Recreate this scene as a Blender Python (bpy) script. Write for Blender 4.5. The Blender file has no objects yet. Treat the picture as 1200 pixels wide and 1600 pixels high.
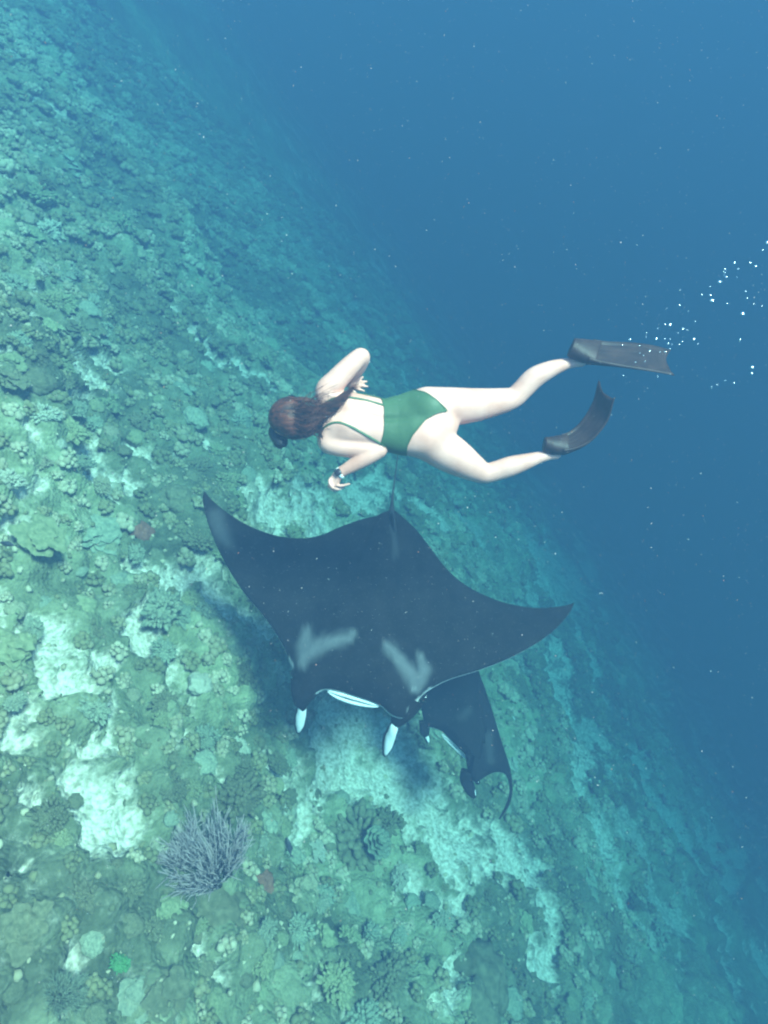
import bpy, math, random
import numpy as np
from mathutils import Vector, Matrix

# ------------------------------------------------------------------ camera, water light, exposure
scene = bpy.context.scene
COL = scene.collection
W_PX, H_PX = 1200.0, 1600.0
VFOV = math.radians(75.0)
F_PX = (H_PX / 2) / math.tan(VFOV / 2)
PITCH = math.radians(57.0)                      # degrees below the horizon

cam_data = bpy.data.cameras.new("camera")
cam_data.sensor_fit = 'VERTICAL'
cam_data.sensor_height = 24.0
cam_data.lens = 12.0 / math.tan(VFOV / 2)
cam_data.clip_start = 0.02
cam_data.clip_end = 600.0
cam = bpy.data.objects.new("camera", cam_data)
COL.objects.link(cam)
cam.rotation_euler = (math.pi / 2 - PITCH, 0, 0)
scene.camera = cam

SUN_ELEV, SUN_AZ = math.radians(67.0), math.radians(96.0)   # azimuth from +Y towards +X
SUN_DIR = Vector((math.cos(SUN_ELEV) * math.sin(SUN_AZ), math.cos(SUN_ELEV) * math.cos(SUN_AZ), math.sin(SUN_ELEV)))
world = bpy.data.worlds.new("World")
scene.world = world
world.use_nodes = True
wn = world.node_tree
bg = wn.nodes["Background"]
sky = wn.nodes.new("ShaderNodeTexSky")
sky.sky_type = 'NISHITA'
sky.sun_disc = False
sky.sun_elevation = SUN_ELEV
sky.sun_rotation = SUN_AZ
wn.links.new(sky.outputs[0], bg.inputs[0])
bg.inputs[1].default_value = 0.15

sun_data = bpy.data.lights.new("sun", 'SUN')
sun_data.energy = 5.0
sun_data.angle = math.radians(14.0)              # the rippled surface spreads the sun a little
sun_data.color = (1.0, 0.96, 0.84)
sun = bpy.data.objects.new("sun", sun_data)
COL.objects.link(sun)
sun.rotation_euler = SUN_DIR.to_track_quat('Z', 'Y').to_euler()

scene.view_settings.view_transform = 'Standard'
scene.view_settings.look = 'None'
scene.view_settings.gamma = 1.0
scene.view_settings.exposure = 1.88
scene.render.engine = 'CYCLES'
cy = scene.cycles
cy.use_denoising = True
cy.max_bounces = 6
cy.diffuse_bounces = 2
cy.glossy_bounces = 2
cy.transmission_bounces = 4
cy.volume_bounces = 1
cy.filter_width = 2.2
cy.caustics_reflective = False
cy.caustics_refractive = False

# water: attenuation and scattering per metre, red first
SIG_T = np.array((0.205, 0.116, 0.114))
SIG_S = np.array((0.0072, 0.0164, 0.0290))

# ------------------------------------------------------------------ geometry helpers
CAM_R = np.array((1.0, 0.0, 0.0))
CAM_U = np.array((0.0, math.sin(PITCH), math.cos(PITCH)))
CAM_B = np.array((0.0, -math.cos(PITCH), math.sin(PITCH)))      # towards the viewer


def ray(px, py):
    return CAM_R * ((px - 600) / F_PX) + CAM_U * ((800 - py) / F_PX) - CAM_B


def at(px, py, depth):
    """world point at a distance (metres along the view axis)"""
    return ray(px, py) * depth


def at_z(px, py, z):
    d = ray(px, py)
    return d * (z / d[2])


def view_of(p):
    """photo coordinates of world points (n,3)"""
    p = np.asarray(p)
    dep = -(p @ CAM_B)
    return 600 + (p @ CAM_R) / dep * F_PX, 800 - (p @ CAM_U) / dep * F_PX, dep


def mesh_from(name, verts, faces, smooth=True):
    me = bpy.data.meshes.new(name)
    verts = np.asarray(verts, dtype=np.float32)
    if isinstance(faces, np.ndarray):
        nf, k = faces.shape
        me.vertices.add(len(verts))
        me.vertices.foreach_set("co", verts.ravel())
        me.loops.add(nf * k)
        me.loops.foreach_set("vertex_index", faces.astype(np.int32).ravel())
        me.polygons.add(nf)
        me.polygons.foreach_set("loop_start", np.arange(0, nf * k, k, dtype=np.int32))
        me.update(calc_edges=True)
        me.validate()
    else:
        me.from_pydata([tuple(map(float, v)) for v in verts], [], [tuple(map(int, f)) for f in faces])
        me.update()
    me.polygons.foreach_set("use_smooth", np.full(len(me.polygons), smooth))
    return me


def link(name, me, mat=None, parent=None):
    o = bpy.data.objects.new(name, me)
    COL.objects.link(o)
    if mat is not None and not me.materials:
        me.materials.append(mat)
    if parent is not None:
        o.parent = parent
    return o


def tag(o, label=None, cat=None, group=None, kind=None):
    if label: o["label"] = label
    if cat: o["category"] = cat
    if group: o["group"] = group
    if kind: o["kind"] = kind
    return o


def attr(me, name, values):
    a = me.attributes.new(name, 'FLOAT', 'POINT')
    a.data.foreach_set("value", np.asarray(values, dtype=np.float32))


class MB:
    """collects pieces of one part"""
    def __init__(self):
        self.v, self.f, self.n = [], [], 0

    def add(self, verts, faces):
        self.v.extend([tuple(map(float, p)) for p in verts])
        self.f.extend([tuple(int(i) + self.n for i in fc) for fc in faces])
        self.n += len(verts)

    def tube(self, pts, radii, sides=8, cap=True, flat=1.0, up=None):
        pts = [np.asarray(p, float) for p in pts]
        rings = []
        ref = np.array((0.13, 0.31, 0.94)) if up is None else np.asarray(up, float)
        for i, p in enumerate(pts):
            t = pts[min(i + 1, len(pts) - 1)] - pts[max(i - 1, 0)]
            t = t / (np.linalg.norm(t) + 1e-9)
            a = np.cross(t, ref)
            if np.linalg.norm(a) < 1e-3:
                a = np.cross(t, (1, 0, 0))
            a /= np.linalg.norm(a)
            b = np.cross(a, t)
            rings.append([p + radii[i] * (math.cos(2 * math.pi * k / sides) * a + flat * math.sin(2 * math.pi * k / sides) * b) for k in range(sides)])
        verts = [q for r in rings for q in r]
        faces = []
        for i in range(len(rings) - 1):
            for k in range(sides):
                k2 = (k + 1) % sides
                faces.append((i * sides + k, i * sides + k2, (i + 1) * sides + k2, (i + 1) * sides + k))
        if cap:
            faces.append(tuple(range(sides))[::-1])
            faces.append(tuple((len(rings) - 1) * sides + k for k in range(sides)))
        self.add(verts, faces)

    def build(self, name, mat, parent=None, smooth=True):
        return link(name, mesh_from(name, self.v, self.f, smooth), mat, parent)


def catmull(pts, n):
    """smooth curve through the points, n samples"""
    P = np.asarray(pts, float)
    P = np.vstack([2 * P[0] - P[1], P, 2 * P[-1] - P[-2]])
    m = len(P) - 3
    out = []
    for t in np.linspace(0, m, n):
        i = min(int(t), m - 1)
        u = t - i
        p0, p1, p2, p3 = P[i], P[i + 1], P[i + 2], P[i + 3]
        out.append(0.5 * ((2 * p1) + (-p0 + p2) * u + (2 * p0 - 5 * p1 + 4 * p2 - p3) * u * u + (-p0 + 3 * p1 - 3 * p2 + p3) * u ** 3))
    return np.array(out)


def _h(i, j, k, seed):
    n = (i * 374761393 + j * 668265263 + k * 2147483647 * 3 + seed * 1274126177) & 0xFFFFFFFF
    n = ((n ^ (n >> 13)) * 1274126177) & 0xFFFFFFFF
    n = (n ^ (n >> 16)) & 0xFFFFFFFF
    return n.astype(np.float64) / 4294967295.0


def noise2(x, y, seed=0):
    xi, yi = np.floor(x).astype(np.int64), np.floor(y).astype(np.int64)
    u, v = x - xi, y - yi
    u = u * u * u * (u * (6 * u - 15) + 10); v = v * v * v * (v * (6 * v - 15) + 10)
    z = np.zeros_like(xi)
    a, b = _h(xi, yi, z, seed), _h(xi + 1, yi, z, seed)
    c, d = _h(xi, yi + 1, z, seed), _h(xi + 1, yi + 1, z, seed)
    return (a * (1 - u) + b * u) * (1 - v) + (c * (1 - u) + d * u) * v


def fbm2(x, y, seed=0, octv=4, gain=0.5):
    s, a, tot = 0.0, 1.0, 0.0
    for o in range(octv):
        s = s + a * noise2(x * 2 ** o + 17.3 * o, y * 2 ** o - 9.1 * o, seed + o)
        tot += a
        a *= gain
    return s / tot


def noise3(p, seed=0):
    x, y, z = p[:, 0], p[:, 1], p[:, 2]
    xi, yi, zi = (np.floor(q).astype(np.int64) for q in (x, y, z))
    u, v, w = x - xi, y - yi, z - zi
    u = u * u * (3 - 2 * u); v = v * v * (3 - 2 * v); w = w * w * (3 - 2 * w)
    r = 0
    for dx in (0, 1):
        for dy in (0, 1):
            for dz in (0, 1):
                r = r + _h(xi + dx, yi + dy, zi + dz, seed) * (u if dx else 1 - u) * (v if dy else 1 - v) * (w if dz else 1 - w)
    return r


def worley2(x, y, seed=0):
    """distance to the nearest jittered cell point, and that cell's random value"""
    xi, yi = np.floor(x).astype(np.int64), np.floor(y).astype(np.int64)
    best = np.full(x.shape, 9.0); val = np.zeros(x.shape)
    z = np.zeros_like(xi)
    for dx in (-1, 0, 1):
        for dy in (-1, 0, 1):
            cx, cy_ = xi + dx, yi + dy
            qx, qy = cx + _h(cx, cy_, z, seed), cy_ + _h(cx, cy_, z, seed + 7)
            d = np.hypot(x - qx, y - qy)
            m = d < best
            best = np.where(m, d, best); val = np.where(m, _h(cx, cy_, z, seed + 13), val)
    return best, val


def sstep(a, b, x):
    t = np.clip((x - a) / (b - a), 0, 1)
    return t * t * (3 - 2 * t)


# ------------------------------------------------------------------ materials
def new_mat(name):
    m = bpy.data.materials.new(name)
    m.use_nodes = True
    nt = m.node_tree
    return m, nt, nt.nodes["Principled BSDF"]


def N(nt, kind, **props):
    n = nt.nodes.new(kind)
    for k, v in props.items():
        setattr(n, k, v)
    return n


def mottled(name, c1, c2, scale=8.0, rough=0.8, bump=0.3, bump_scale=40.0, random_tint=0.0, spec=0.3, dist=0.01):
    m, nt, b = new_mat(name)
    tc = N(nt, "ShaderNodeTexCoord")
    no = N(nt, "ShaderNodeTexNoise"); no.inputs["Scale"].default_value = scale; no.inputs["Detail"].default_value = 6
    nt.links.new(tc.outputs["Object"], no.inputs["Vector"])
    ramp = N(nt, "ShaderNodeValToRGB")
    ramp.color_ramp.elements[0].position = 0.35; ramp.color_ramp.elements[0].color = (*c1, 1)
    ramp.color_ramp.elements[1].position = 0.68; ramp.color_ramp.elements[1].color = (*c2, 1)
    nt.links.new(no.outputs["Fac"], ramp.inputs[0])
    out = ramp.outputs[0]
    if random_tint > 0:
        oi = N(nt, "ShaderNodeObjectInfo")
        hsv = N(nt, "ShaderNodeHueSaturation")
        mr = N(nt, "ShaderNodeMapRange"); mr.inputs[3].default_value = 1 - random_tint; mr.inputs[4].default_value = 1 + random_tint
        nt.links.new(oi.outputs["Random"], mr.inputs[0]); nt.links.new(mr.outputs[0], hsv.inputs["Value"])
        mh = N(nt, "ShaderNodeMapRange"); mh.inputs[3].default_value = 0.485; mh.inputs[4].default_value = 0.515
        mu = N(nt, "ShaderNodeMath", operation='FRACT'); mm = N(nt, "ShaderNodeMath", operation='MULTIPLY'); mm.inputs[1].default_value = 7.31
        nt.links.new(oi.outputs["Random"], mm.inputs[0]); nt.links.new(mm.outputs[0], mu.inputs[0]); nt.links.new(mu.outputs[0], mh.inputs[0])
        nt.links.new(mh.outputs[0], hsv.inputs["Hue"])
        nt.links.new(out, hsv.inputs["Color"]); out = hsv.outputs[0]
    nt.links.new(out, b.inputs["Base Color"])
    b.inputs["Roughness"].default_value = rough
    b.inputs["Specular IOR Level"].default_value = spec
    if bump > 0:
        n2 = N(nt, "ShaderNodeTexNoise"); n2.inputs["Scale"].default_value = bump_scale; n2.inputs["Detail"].default_value = 5
        nt.links.new(tc.outputs["Object"], n2.inputs["Vector"])
        bp = N(nt, "ShaderNodeBump"); bp.inputs["Strength"].default_value = bump; bp.inputs["Distance"].default_value = dist
        nt.links.new(n2.outputs["Fac"], bp.inputs["Height"]); nt.links.new(bp.outputs[0], b.inputs["Normal"])
    return m


def plain(name, col, rough=0.5, spec=0.4, **kw):
    m, nt, b = new_mat(name)
    b.inputs["Base Color"].default_value = (*col, 1)
    b.inputs["Roughness"].default_value = rough
    b.inputs["Specular IOR Level"].default_value = spec
    for k, v in kw.items():
        b.inputs[k].default_value = v
    return m


# ------------------------------------------------------------------ the reef slope
SLOPE, SLOPE_DIR = math.radians(51.0), math.radians(20.0)
NRM = np.array((math.sin(SLOPE) * math.cos(SLOPE_DIR), math.sin(SLOPE) * math.sin(SLOPE_DIR), math.cos(SLOPE)))
E_A = np.array((math.cos(SLOPE) * math.cos(SLOPE_DIR), math.cos(SLOPE) * math.sin(SLOPE_DIR), -math.sin(SLOPE)))   # down the slope
E_B = np.cross(NRM, E_A)                                                                                              # along it
P0 = at(600, 800, 9.6)


def h_macro(a, b):
    a = np.asarray(a, float); b = np.asarray(b, float)
    drop = np.where(a > 1.0, 0.006 * np.minimum(a - 1.0, 6.0) ** 2 + 0.072 * np.maximum(a - 7.0, 0), 0.0)
    near = np.exp(-((a / 9.0) ** 2 + (b / 12.0) ** 2))
    return -drop + (0.9 * (fbm2(a * 0.22 + 5, b * 0.22, 3, 3) - 0.5) + 0.7 * (fbm2(a * 0.7, b * 0.7 + 3, 11, 3) - 0.5)) * (0.35 + 0.65 * near)


def hit(px, py, extra=0.0):
    """where a line of sight meets the slope -> (a, b, world point, depth)"""
    d = ray(px, py)
    t = (NRM @ P0) / (NRM @ d)
    for _ in range(14):
        q = d * t - P0
        a, b = q @ E_A, q @ E_B
        err = q @ NRM - float(h_macro(a, b)) - extra
        t -= 0.8 * err / (NRM @ d)
    return a, b, d * t, t


# pale sand between the coral, as runs of points with a radius (photo pixels, laid onto the slope)
SAND_RUNS = [
    ([(395, 790), (420, 815), (405, 780)], 26), ([(470, 800), (500, 790), (470, 830)], 26), ([(540, 790), (575, 760)], 20),
    ([(265, 905), (300, 890), (325, 905)], 16), ([(345, 950), (380, 965), (425, 985)], 20),
    ([(180, 950), (200, 985), (215, 1010)], 20), ([(225, 985), (240, 1000)], 10),
    ([(70, 1040), (110, 1045), (155, 1035)], 15), ([(75, 1075), (110, 1095), (150, 1110), (160, 1140)], 13),
    ([(20, 1190), (45, 1195)], 9), ([(30, 1130), (45, 1160)], 8), ([(120, 1230), (165, 1240), (180, 1290)], 19), ([(190, 1200), (165, 1235)], 12),
    ([(312, 1195), (325, 1225), (345, 1255)], 11), ([(378, 1205), (384, 1220)], 8), ([(430, 1190), (424, 1205)], 9),
    ([(432, 1240), (450, 1265), (480, 1280)], 22), ([(500, 1150), (550, 1130), (600, 1170), (560, 1210), (510, 1210)], 34),
    ([(235, 1335), (255, 1345)], 11), ([(640, 1215), (620, 1250), (680, 1290)], 30), ([(700, 1330), (760, 1350), (820, 1340)], 22),
    ([(760, 1300), (830, 1390), (850, 1450), (840, 1530)], 22), ([(690, 1580), (715, 1550), (738, 1525)], 15), ([(640, 1400), (690, 1440), (720, 1420)], 14),
    ([(250, 715), (262, 712)], 11), ([(35, 670), (20, 665)], 9), ([(140, 700), (160, 735), (130, 745)], 15), ([(40, 720), (48, 728)], 5),
    ([(15, 440), (20, 455)], 11), ([(30, 492), (70, 520)], 8), ([(90, 548), (110, 575), (135, 590)], 12), ([(20, 575), (45, 580)], 9),
    ([(5, 270), (5, 285)], 8), ([(160, 770), (165, 800)], 7), ([(30, 810), (10, 870), (5, 970)], 9), ([(60, 170), (130, 215), (90, 185)], 9),
    ([(255, 480), (275, 500)], 8), ([(400, 590), (370, 580)], 16), ([(330, 560), (300, 530)], 8), ([(840, 870), (890, 900), (860, 920)], 26),
    ([(640, 790), (680, 810)], 14), ([(340, 700), (320, 690)], 10), ([(205, 900), (228, 895)], 6), ([(8, 1380), (20, 1370)], 6), ([(285, 1430), (300, 1445)], 5),
    ([(900, 1200), (870, 1120), (860, 1050)], 26), ([(930, 1300), (960, 1400)], 24),
    ([(215, 930), (190, 960)], 13), ([(60, 985), (95, 1000)], 11), ([(240, 1060), (255, 1090)], 9), ([(130, 1160), (105, 1180)], 10), ([(30, 1270), (60, 1290)], 10), ([(205, 1300), (190, 1320)], 10),
    ([(20, 740), (60, 760)], 10), ([(110, 650), (150, 640)], 10), ([(200, 690), (215, 720)], 9), ([(60, 480), (110, 500)], 9), ([(150, 560), (190, 575)], 9), ([(40, 330), (80, 360)], 8), ([(380, 1160), (360, 1185)], 9), ([(440, 1345), (430, 1360)], 8), ([(100, 1490), (120, 1500)], 8), ([(60, 1540), (75, 1550)], 7), ([(330, 1490), (350, 1520)], 9), ([(480, 1560), (500, 1575)], 9),
    ([(100, 1010), (60, 1100)], 8), ([(270, 1140), (280, 1160)], 7), ([(150, 690), (120, 700)], 7), ([(415, 760), (440, 775)], 10),
]
_caps = []
for pts, r in SAND_RUNS:
    w = []
    for (x, y) in pts:
        a, b, p, t = hit(x, y)
        w.append((a, b, 1.45 * r * t / F_PX))
    if len(w) == 1:
        w.append(w[0])
    _caps += list(zip(w[:-1], w[1:]))


def sand_at(a, b):
    a = np.asarray(a, float); b = np.asarray(b, float)
    wa = a + 0.28 * (fbm2(a * 2.6, b * 2.6, 41, 4) - 0.5) * 2
    wb = b + 0.28 * (fbm2(a * 2.6 + 40, b * 2.6, 43, 4) - 0.5) * 2
    best = np.full(a.shape, 5.0)
    for (p, q) in _caps:
        ex, ey = q[0] - p[0], q[1] - p[1]
        t = np.clip(((wa - p[0]) * ex + (wb - p[1]) * ey) / (ex * ex + ey * ey + 1e-9), 0, 1)
        r = p[2] + (q[2] - p[2]) * t
        d = np.hypot(wa - p[0] - t * ex, wb - p[1] - t * ey) / r
        best = np.minimum(best, d)
    brk = fbm2(a * 7.0, b * 7.0 + 9, 83, 4, 0.6)
    placed = sstep(1.75, 0.75, best + 1.1 * (brk - 0.5)) * sstep(0.22, 0.40, fbm2(a * 13.0 + 3, b * 13.0, 87, 3, 0.6) + 0.35 * (1.1 - best))
    placed = placed * (0.45 + 0.75 * sstep(0.30, 0.60, fbm2(a * 6.0 + 77, b * 6.0, 97, 5, 0.65)))
    # rubble further down mixes sand and broken coral; deepest part paled to imitate haze
    down = sstep(0.2, 2.6, a) * 0.45 + sstep(2.6, 5.5, a) * 0.35
    wild = sstep(0.47, 0.62, fbm2(a * 1.5 + 31, b * 1.5, 61, 6, 0.7)) * (0.20 + down)
    return np.clip(np.maximum(placed, wild), 0, 1)


DARK_RUNS = [([(230, 1240), (330, 1290), (390, 1270)], 34), ([(60, 1400), (160, 1440), (240, 1420)], 46), ([(30, 1560), (140, 1580)], 40), ([(480, 1440), (560, 1500), (620, 1580)], 46),
             ([(420, 1400), (440, 1480)], 30), ([(200, 470), (290, 500), (340, 440)], 46), ([(60, 600), (160, 640), (220, 600)], 30), ([(250, 1080), (300, 1130)], 30),
             ([(200, 850), (260, 840)], 26), ([(90, 940), (60, 900)], 28), ([(640, 1330), (670, 1370)], 24), ([(330, 780), (300, 750)], 28), ([(20, 1300), (60, 1260)], 26)]
_dcaps = []
for pts, r in DARK_RUNS:
    w = [(q[0], q[1], r * q[3] / F_PX) for q in (hit(x, y) for x, y in pts)]
    _dcaps += list(zip(w[:-1], w[1:]))


def dark_at(a, b):
    wa = a + 0.5 * (fbm2(a * 1.8 + 7, b * 1.8, 141, 4) - 0.5)
    wb = b + 0.5 * (fbm2(a * 1.8 + 70, b * 1.8, 143, 4) - 0.5)
    best = np.full(a.shape, 5.0)
    for (p, q) in _dcaps:
        ex, ey = q[0] - p[0], q[1] - p[1]
        t = np.clip(((wa - p[0]) * ex + (wb - p[1]) * ey) / (ex * ex + ey * ey + 1e-9), 0, 1)
        best = np.minimum(best, np.hypot(wa - p[0] - t * ex, wb - p[1] - t * ey) / (p[2] + (q[2] - p[2]) * t))
    return sstep(1.5, 0.5, best)


def h_full(a, b, sand=None):
    if sand is None:
        sand = sand_at(a, b)
    w1, v1 = worley2(a * 4.2, b * 4.2, 5)
    w2, v2 = worley2(a * 11.0, b * 11.0, 9)
    w3, v3 = worley2(a * 24.0, b * 24.0, 19)
    lump = 0.11 * np.clip(1 - w1 * 1.15, 0, 1) ** 0.7 * (0.4 + v1) + 0.045 * np.clip(1 - w2 * 1.1, 0, 1) ** 0.7 * (0.3 + v2) + 0.018 * np.clip(1 - w3, 0, 1)
    rough = lump + 0.10 * (fbm2(a * 3.0, b * 3.0, 23, 5, 0.55) - 0.4)
    soft = 0.05 * fbm2(a * 5, b * 5, 29, 4) + 0.022 * fbm2(a * 15, b * 15, 31, 3)
    return h_macro(a, b) + (1 - sand) * rough + sand * soft - 0.05 * sand


def ground(a, b):
    a = np.atleast_1d(np.asarray(a, float)); b = np.atleast_1d(np.asarray(b, float))
    h = h_full(a, b)
    return P0 + a[:, None] * E_A + b[:, None] * E_B + h[:, None] * NRM


def axis(lo, hi, step, grow, reach):
    core = list(np.arange(lo, hi, step))
    s, x = step, lo
    left = []
    while x > lo - reach:
        s *= grow; x -= s; left.append(x)
    s, x = step, core[-1]
    right = []
    while x < hi + reach:
        s *= grow; x += s; right.append(x)
    return np.array(left[::-1] + core + right)


def build_seabed():
    A = axis(-8.2, 5.6, 0.034, 1.075, 42.0)
    A = A[A > -10.5]                                   # the slope ends in shallow water behind the viewer
    B = axis(-6.5, 9.0, 0.035, 1.075, 48.0)
    aa, bb = np.meshgrid(A, B, indexing='ij')
    sh = aa.shape
    a, b = aa.ravel(), bb.ravel()
    sand = sand_at(a, b)
    h = h_full(a, b, sand)
    P = P0 + a[:, None] * E_A + b[:, None] * E_B + h[:, None] * NRM
    idx = np.arange(len(a)).reshape(sh)
    f = np.stack([idx[:-1, :-1], idx[1:, :-1], idx[1:, 1:], idx[:-1, 1:]], -1).reshape(-1, 4)
    me = mesh_from("reef_slope", P, f)
    attr(me, "sand", sand)
    w1, v1 = worley2(a * 4.2, b * 4.2, 5)
    w2, v2 = worley2(a * 11.0, b * 11.0, 9)
    attr(me, "clump", 0.6 * v1 + 0.4 * v2)
    attr(me, "tone", fbm2(a * 0.8, b * 0.8, 71, 4) - 0.13 * dark_at(a, b))
    m, nt, bs = new_mat("reef_ground")
    def A_(n):
        x = N(nt, "ShaderNodeAttribute"); x.attribute_name = n; return x.outputs["Fac"]
    tc = N(nt, "ShaderNodeTexCoord")
    fine = N(nt, "ShaderNodeTexNoise"); fine.inputs["Scale"].default_value = 14; fine.inputs["Detail"].default_value = 8; fine.inputs["Roughness"].default_value = 0.65
    nt.links.new(tc.outputs["Object"], fine.inputs["Vector"])
    r1 = N(nt, "ShaderNodeValToRGB")
    e = r1.color_ramp.elements
    e[0].position = 0.15; e[0].color = (0.085, 0.11, 0.05, 1)
    e[1].position = 0.9; e[1].color = (0.30, 0.34, 0.18, 1)
    e2 = e.new(0.5); e2.color = (0.18, 0.21, 0.10, 1)
    nt.links.new(A_("clump"), r1.inputs[0])
    r2 = N(nt, "ShaderNodeValToRGB")
    e = r2.color_ramp.elements
    e[0].position = 0.3; e[0].color = (0.11, 0.135, 0.06, 1)
    e[1].position = 0.72; e[1].color = (0.38, 0.41, 0.23, 1)
    nt.links.new(fine.outputs["Fac"], r2.inputs[0])
    mx = N(nt, "ShaderNodeMix", data_type='RGBA'); mx.inputs[0].default_value = 0.55
    nt.links.new(r1.outputs[0], mx.inputs[6]); nt.links.new(r2.outputs[0], mx.inputs[7])
    hv = N(nt, "ShaderNodeHueSaturation")
    mr = N(nt, "ShaderNodeMapRange"); mr.inputs[1].default_value = 0.3; mr.inputs[2].default_value = 0.7; mr.inputs[1].default_value = 0.22; mr.inputs[3].default_value = 0.40; mr.inputs[4].default_value = 1.08
    nt.links.new(A_("tone"), mr.inputs[0]); nt.links.new(mr.outputs[0], hv.inputs["Value"]); nt.links.new(mx.outputs[2], hv.inputs["Color"])
    sn = N(nt, "ShaderNodeTexNoise"); sn.inputs["Scale"].default_value = 30; sn.inputs["Detail"].default_value = 6
    nt.links.new(tc.outputs["Object"], sn.inputs["Vector"])
    rs = N(nt, "ShaderNodeValToRGB")
    rs.color_ramp.elements[0].position = 0.3; rs.color_ramp.elements[0].color = (0.30, 0.28, 0.18, 1)
    rs.color_ramp.elements[1].position = 0.62; rs.color_ramp.elements[1].color = (0.68, 0.64, 0.50, 1)
    nt.links.new(sn.outputs["Fac"], rs.inputs[0])
    # ragged edge of the sand
    ad = N(nt, "ShaderNodeMath", operation='MULTIPLY_ADD'); ad.inputs[1].default_value = 1.5; ad.inputs[2].default_value = -0.75
    nt.links.new(fine.outputs["Fac"], ad.inputs[0])
    su = N(nt, "ShaderNodeMath", operation='ADD'); nt.links.new(A_("sand"), su.inputs[0]); nt.links.new(ad.outputs[0], su.inputs[1])
    st = N(nt, "ShaderNodeMapRange"); st.inputs[1].default_value = 0.18; st.inputs[2].default_value = 1.02; st.interpolation_type = 'SMOOTHSTEP'
    nt.links.new(su.outputs[0], st.inputs[0])
    m2 = N(nt, "ShaderNodeMix", data_type='RGBA')
    nt.links.new(st.outputs[0], m2.inputs[0]); nt.links.new(hv.outputs[0], m2.inputs[6]); nt.links.new(rs.outputs[0], m2.inputs[7])
    nt.links.new(m2.outputs[2], bs.inputs["Base Color"])
    bs.inputs["Roughness"].default_value = 0.9; bs.inputs["Specular IOR Level"].default_value = 0.15
    vn = N(nt, "ShaderNodeTexVoronoi"); vn.inputs["Scale"].default_value = 36
    nt.links.new(tc.outputs["Object"], vn.inputs["Vector"])
    bp = N(nt, "ShaderNodeBump"); bp.inputs["Strength"].default_value = 0.7; bp.inputs["Distance"].default_value = 0.02; bp.invert = True
    nt.links.new(vn.outputs["Distance"], bp.inputs["Height"]); nt.links.new(bp.outputs[0], bs.inputs["Normal"])
    o = link("reef_slope", me, m)
    tag(o, "sloping reef seabed of pale sand and coral rubble", None, None, "structure")


build_seabed()


def build_water():
    x0, x1, y0, y1, z0, z1 = -40, 75, -40, 75, -75.0, 0.30
    v = [(x, y, z) for z in (z0, z1) for y in (y0, y1) for x in (x0, x1)]
    f = [(0, 2, 3, 1), (4, 5, 7, 6), (0, 1, 5, 4), (2, 6, 7, 3), (0, 4, 6, 2), (1, 3, 7, 5)]
    me = mesh_from("haze", v, f, False)
    m = bpy.data.materials.new("sea_water")
    m.use_nodes = True
    nt = m.node_tree
    nt.nodes.clear()
    out = N(nt, "ShaderNodeOutputMaterial")
    pv = N(nt, "ShaderNodeVolumePrincipled")
    dens = 0.32
    colr = SIG_S / dens
    absorb = (1 - (SIG_T - SIG_S) / dens / (1 - colr)) ** 2
    pv.inputs["Density"].default_value = dens
    pv.inputs["Color"].default_value = (*colr, 1)
    pv.inputs["Absorption Color"].default_value = (*absorb, 1)
    pv.inputs["Anisotropy"].default_value = 0.0
    nt.links.new(pv.outputs[0], out.inputs["Volume"])
    o = link("haze", me, m)
    tag(o, "clear blue sea water filling the scene", None, None, "stuff")


build_water()

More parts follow.
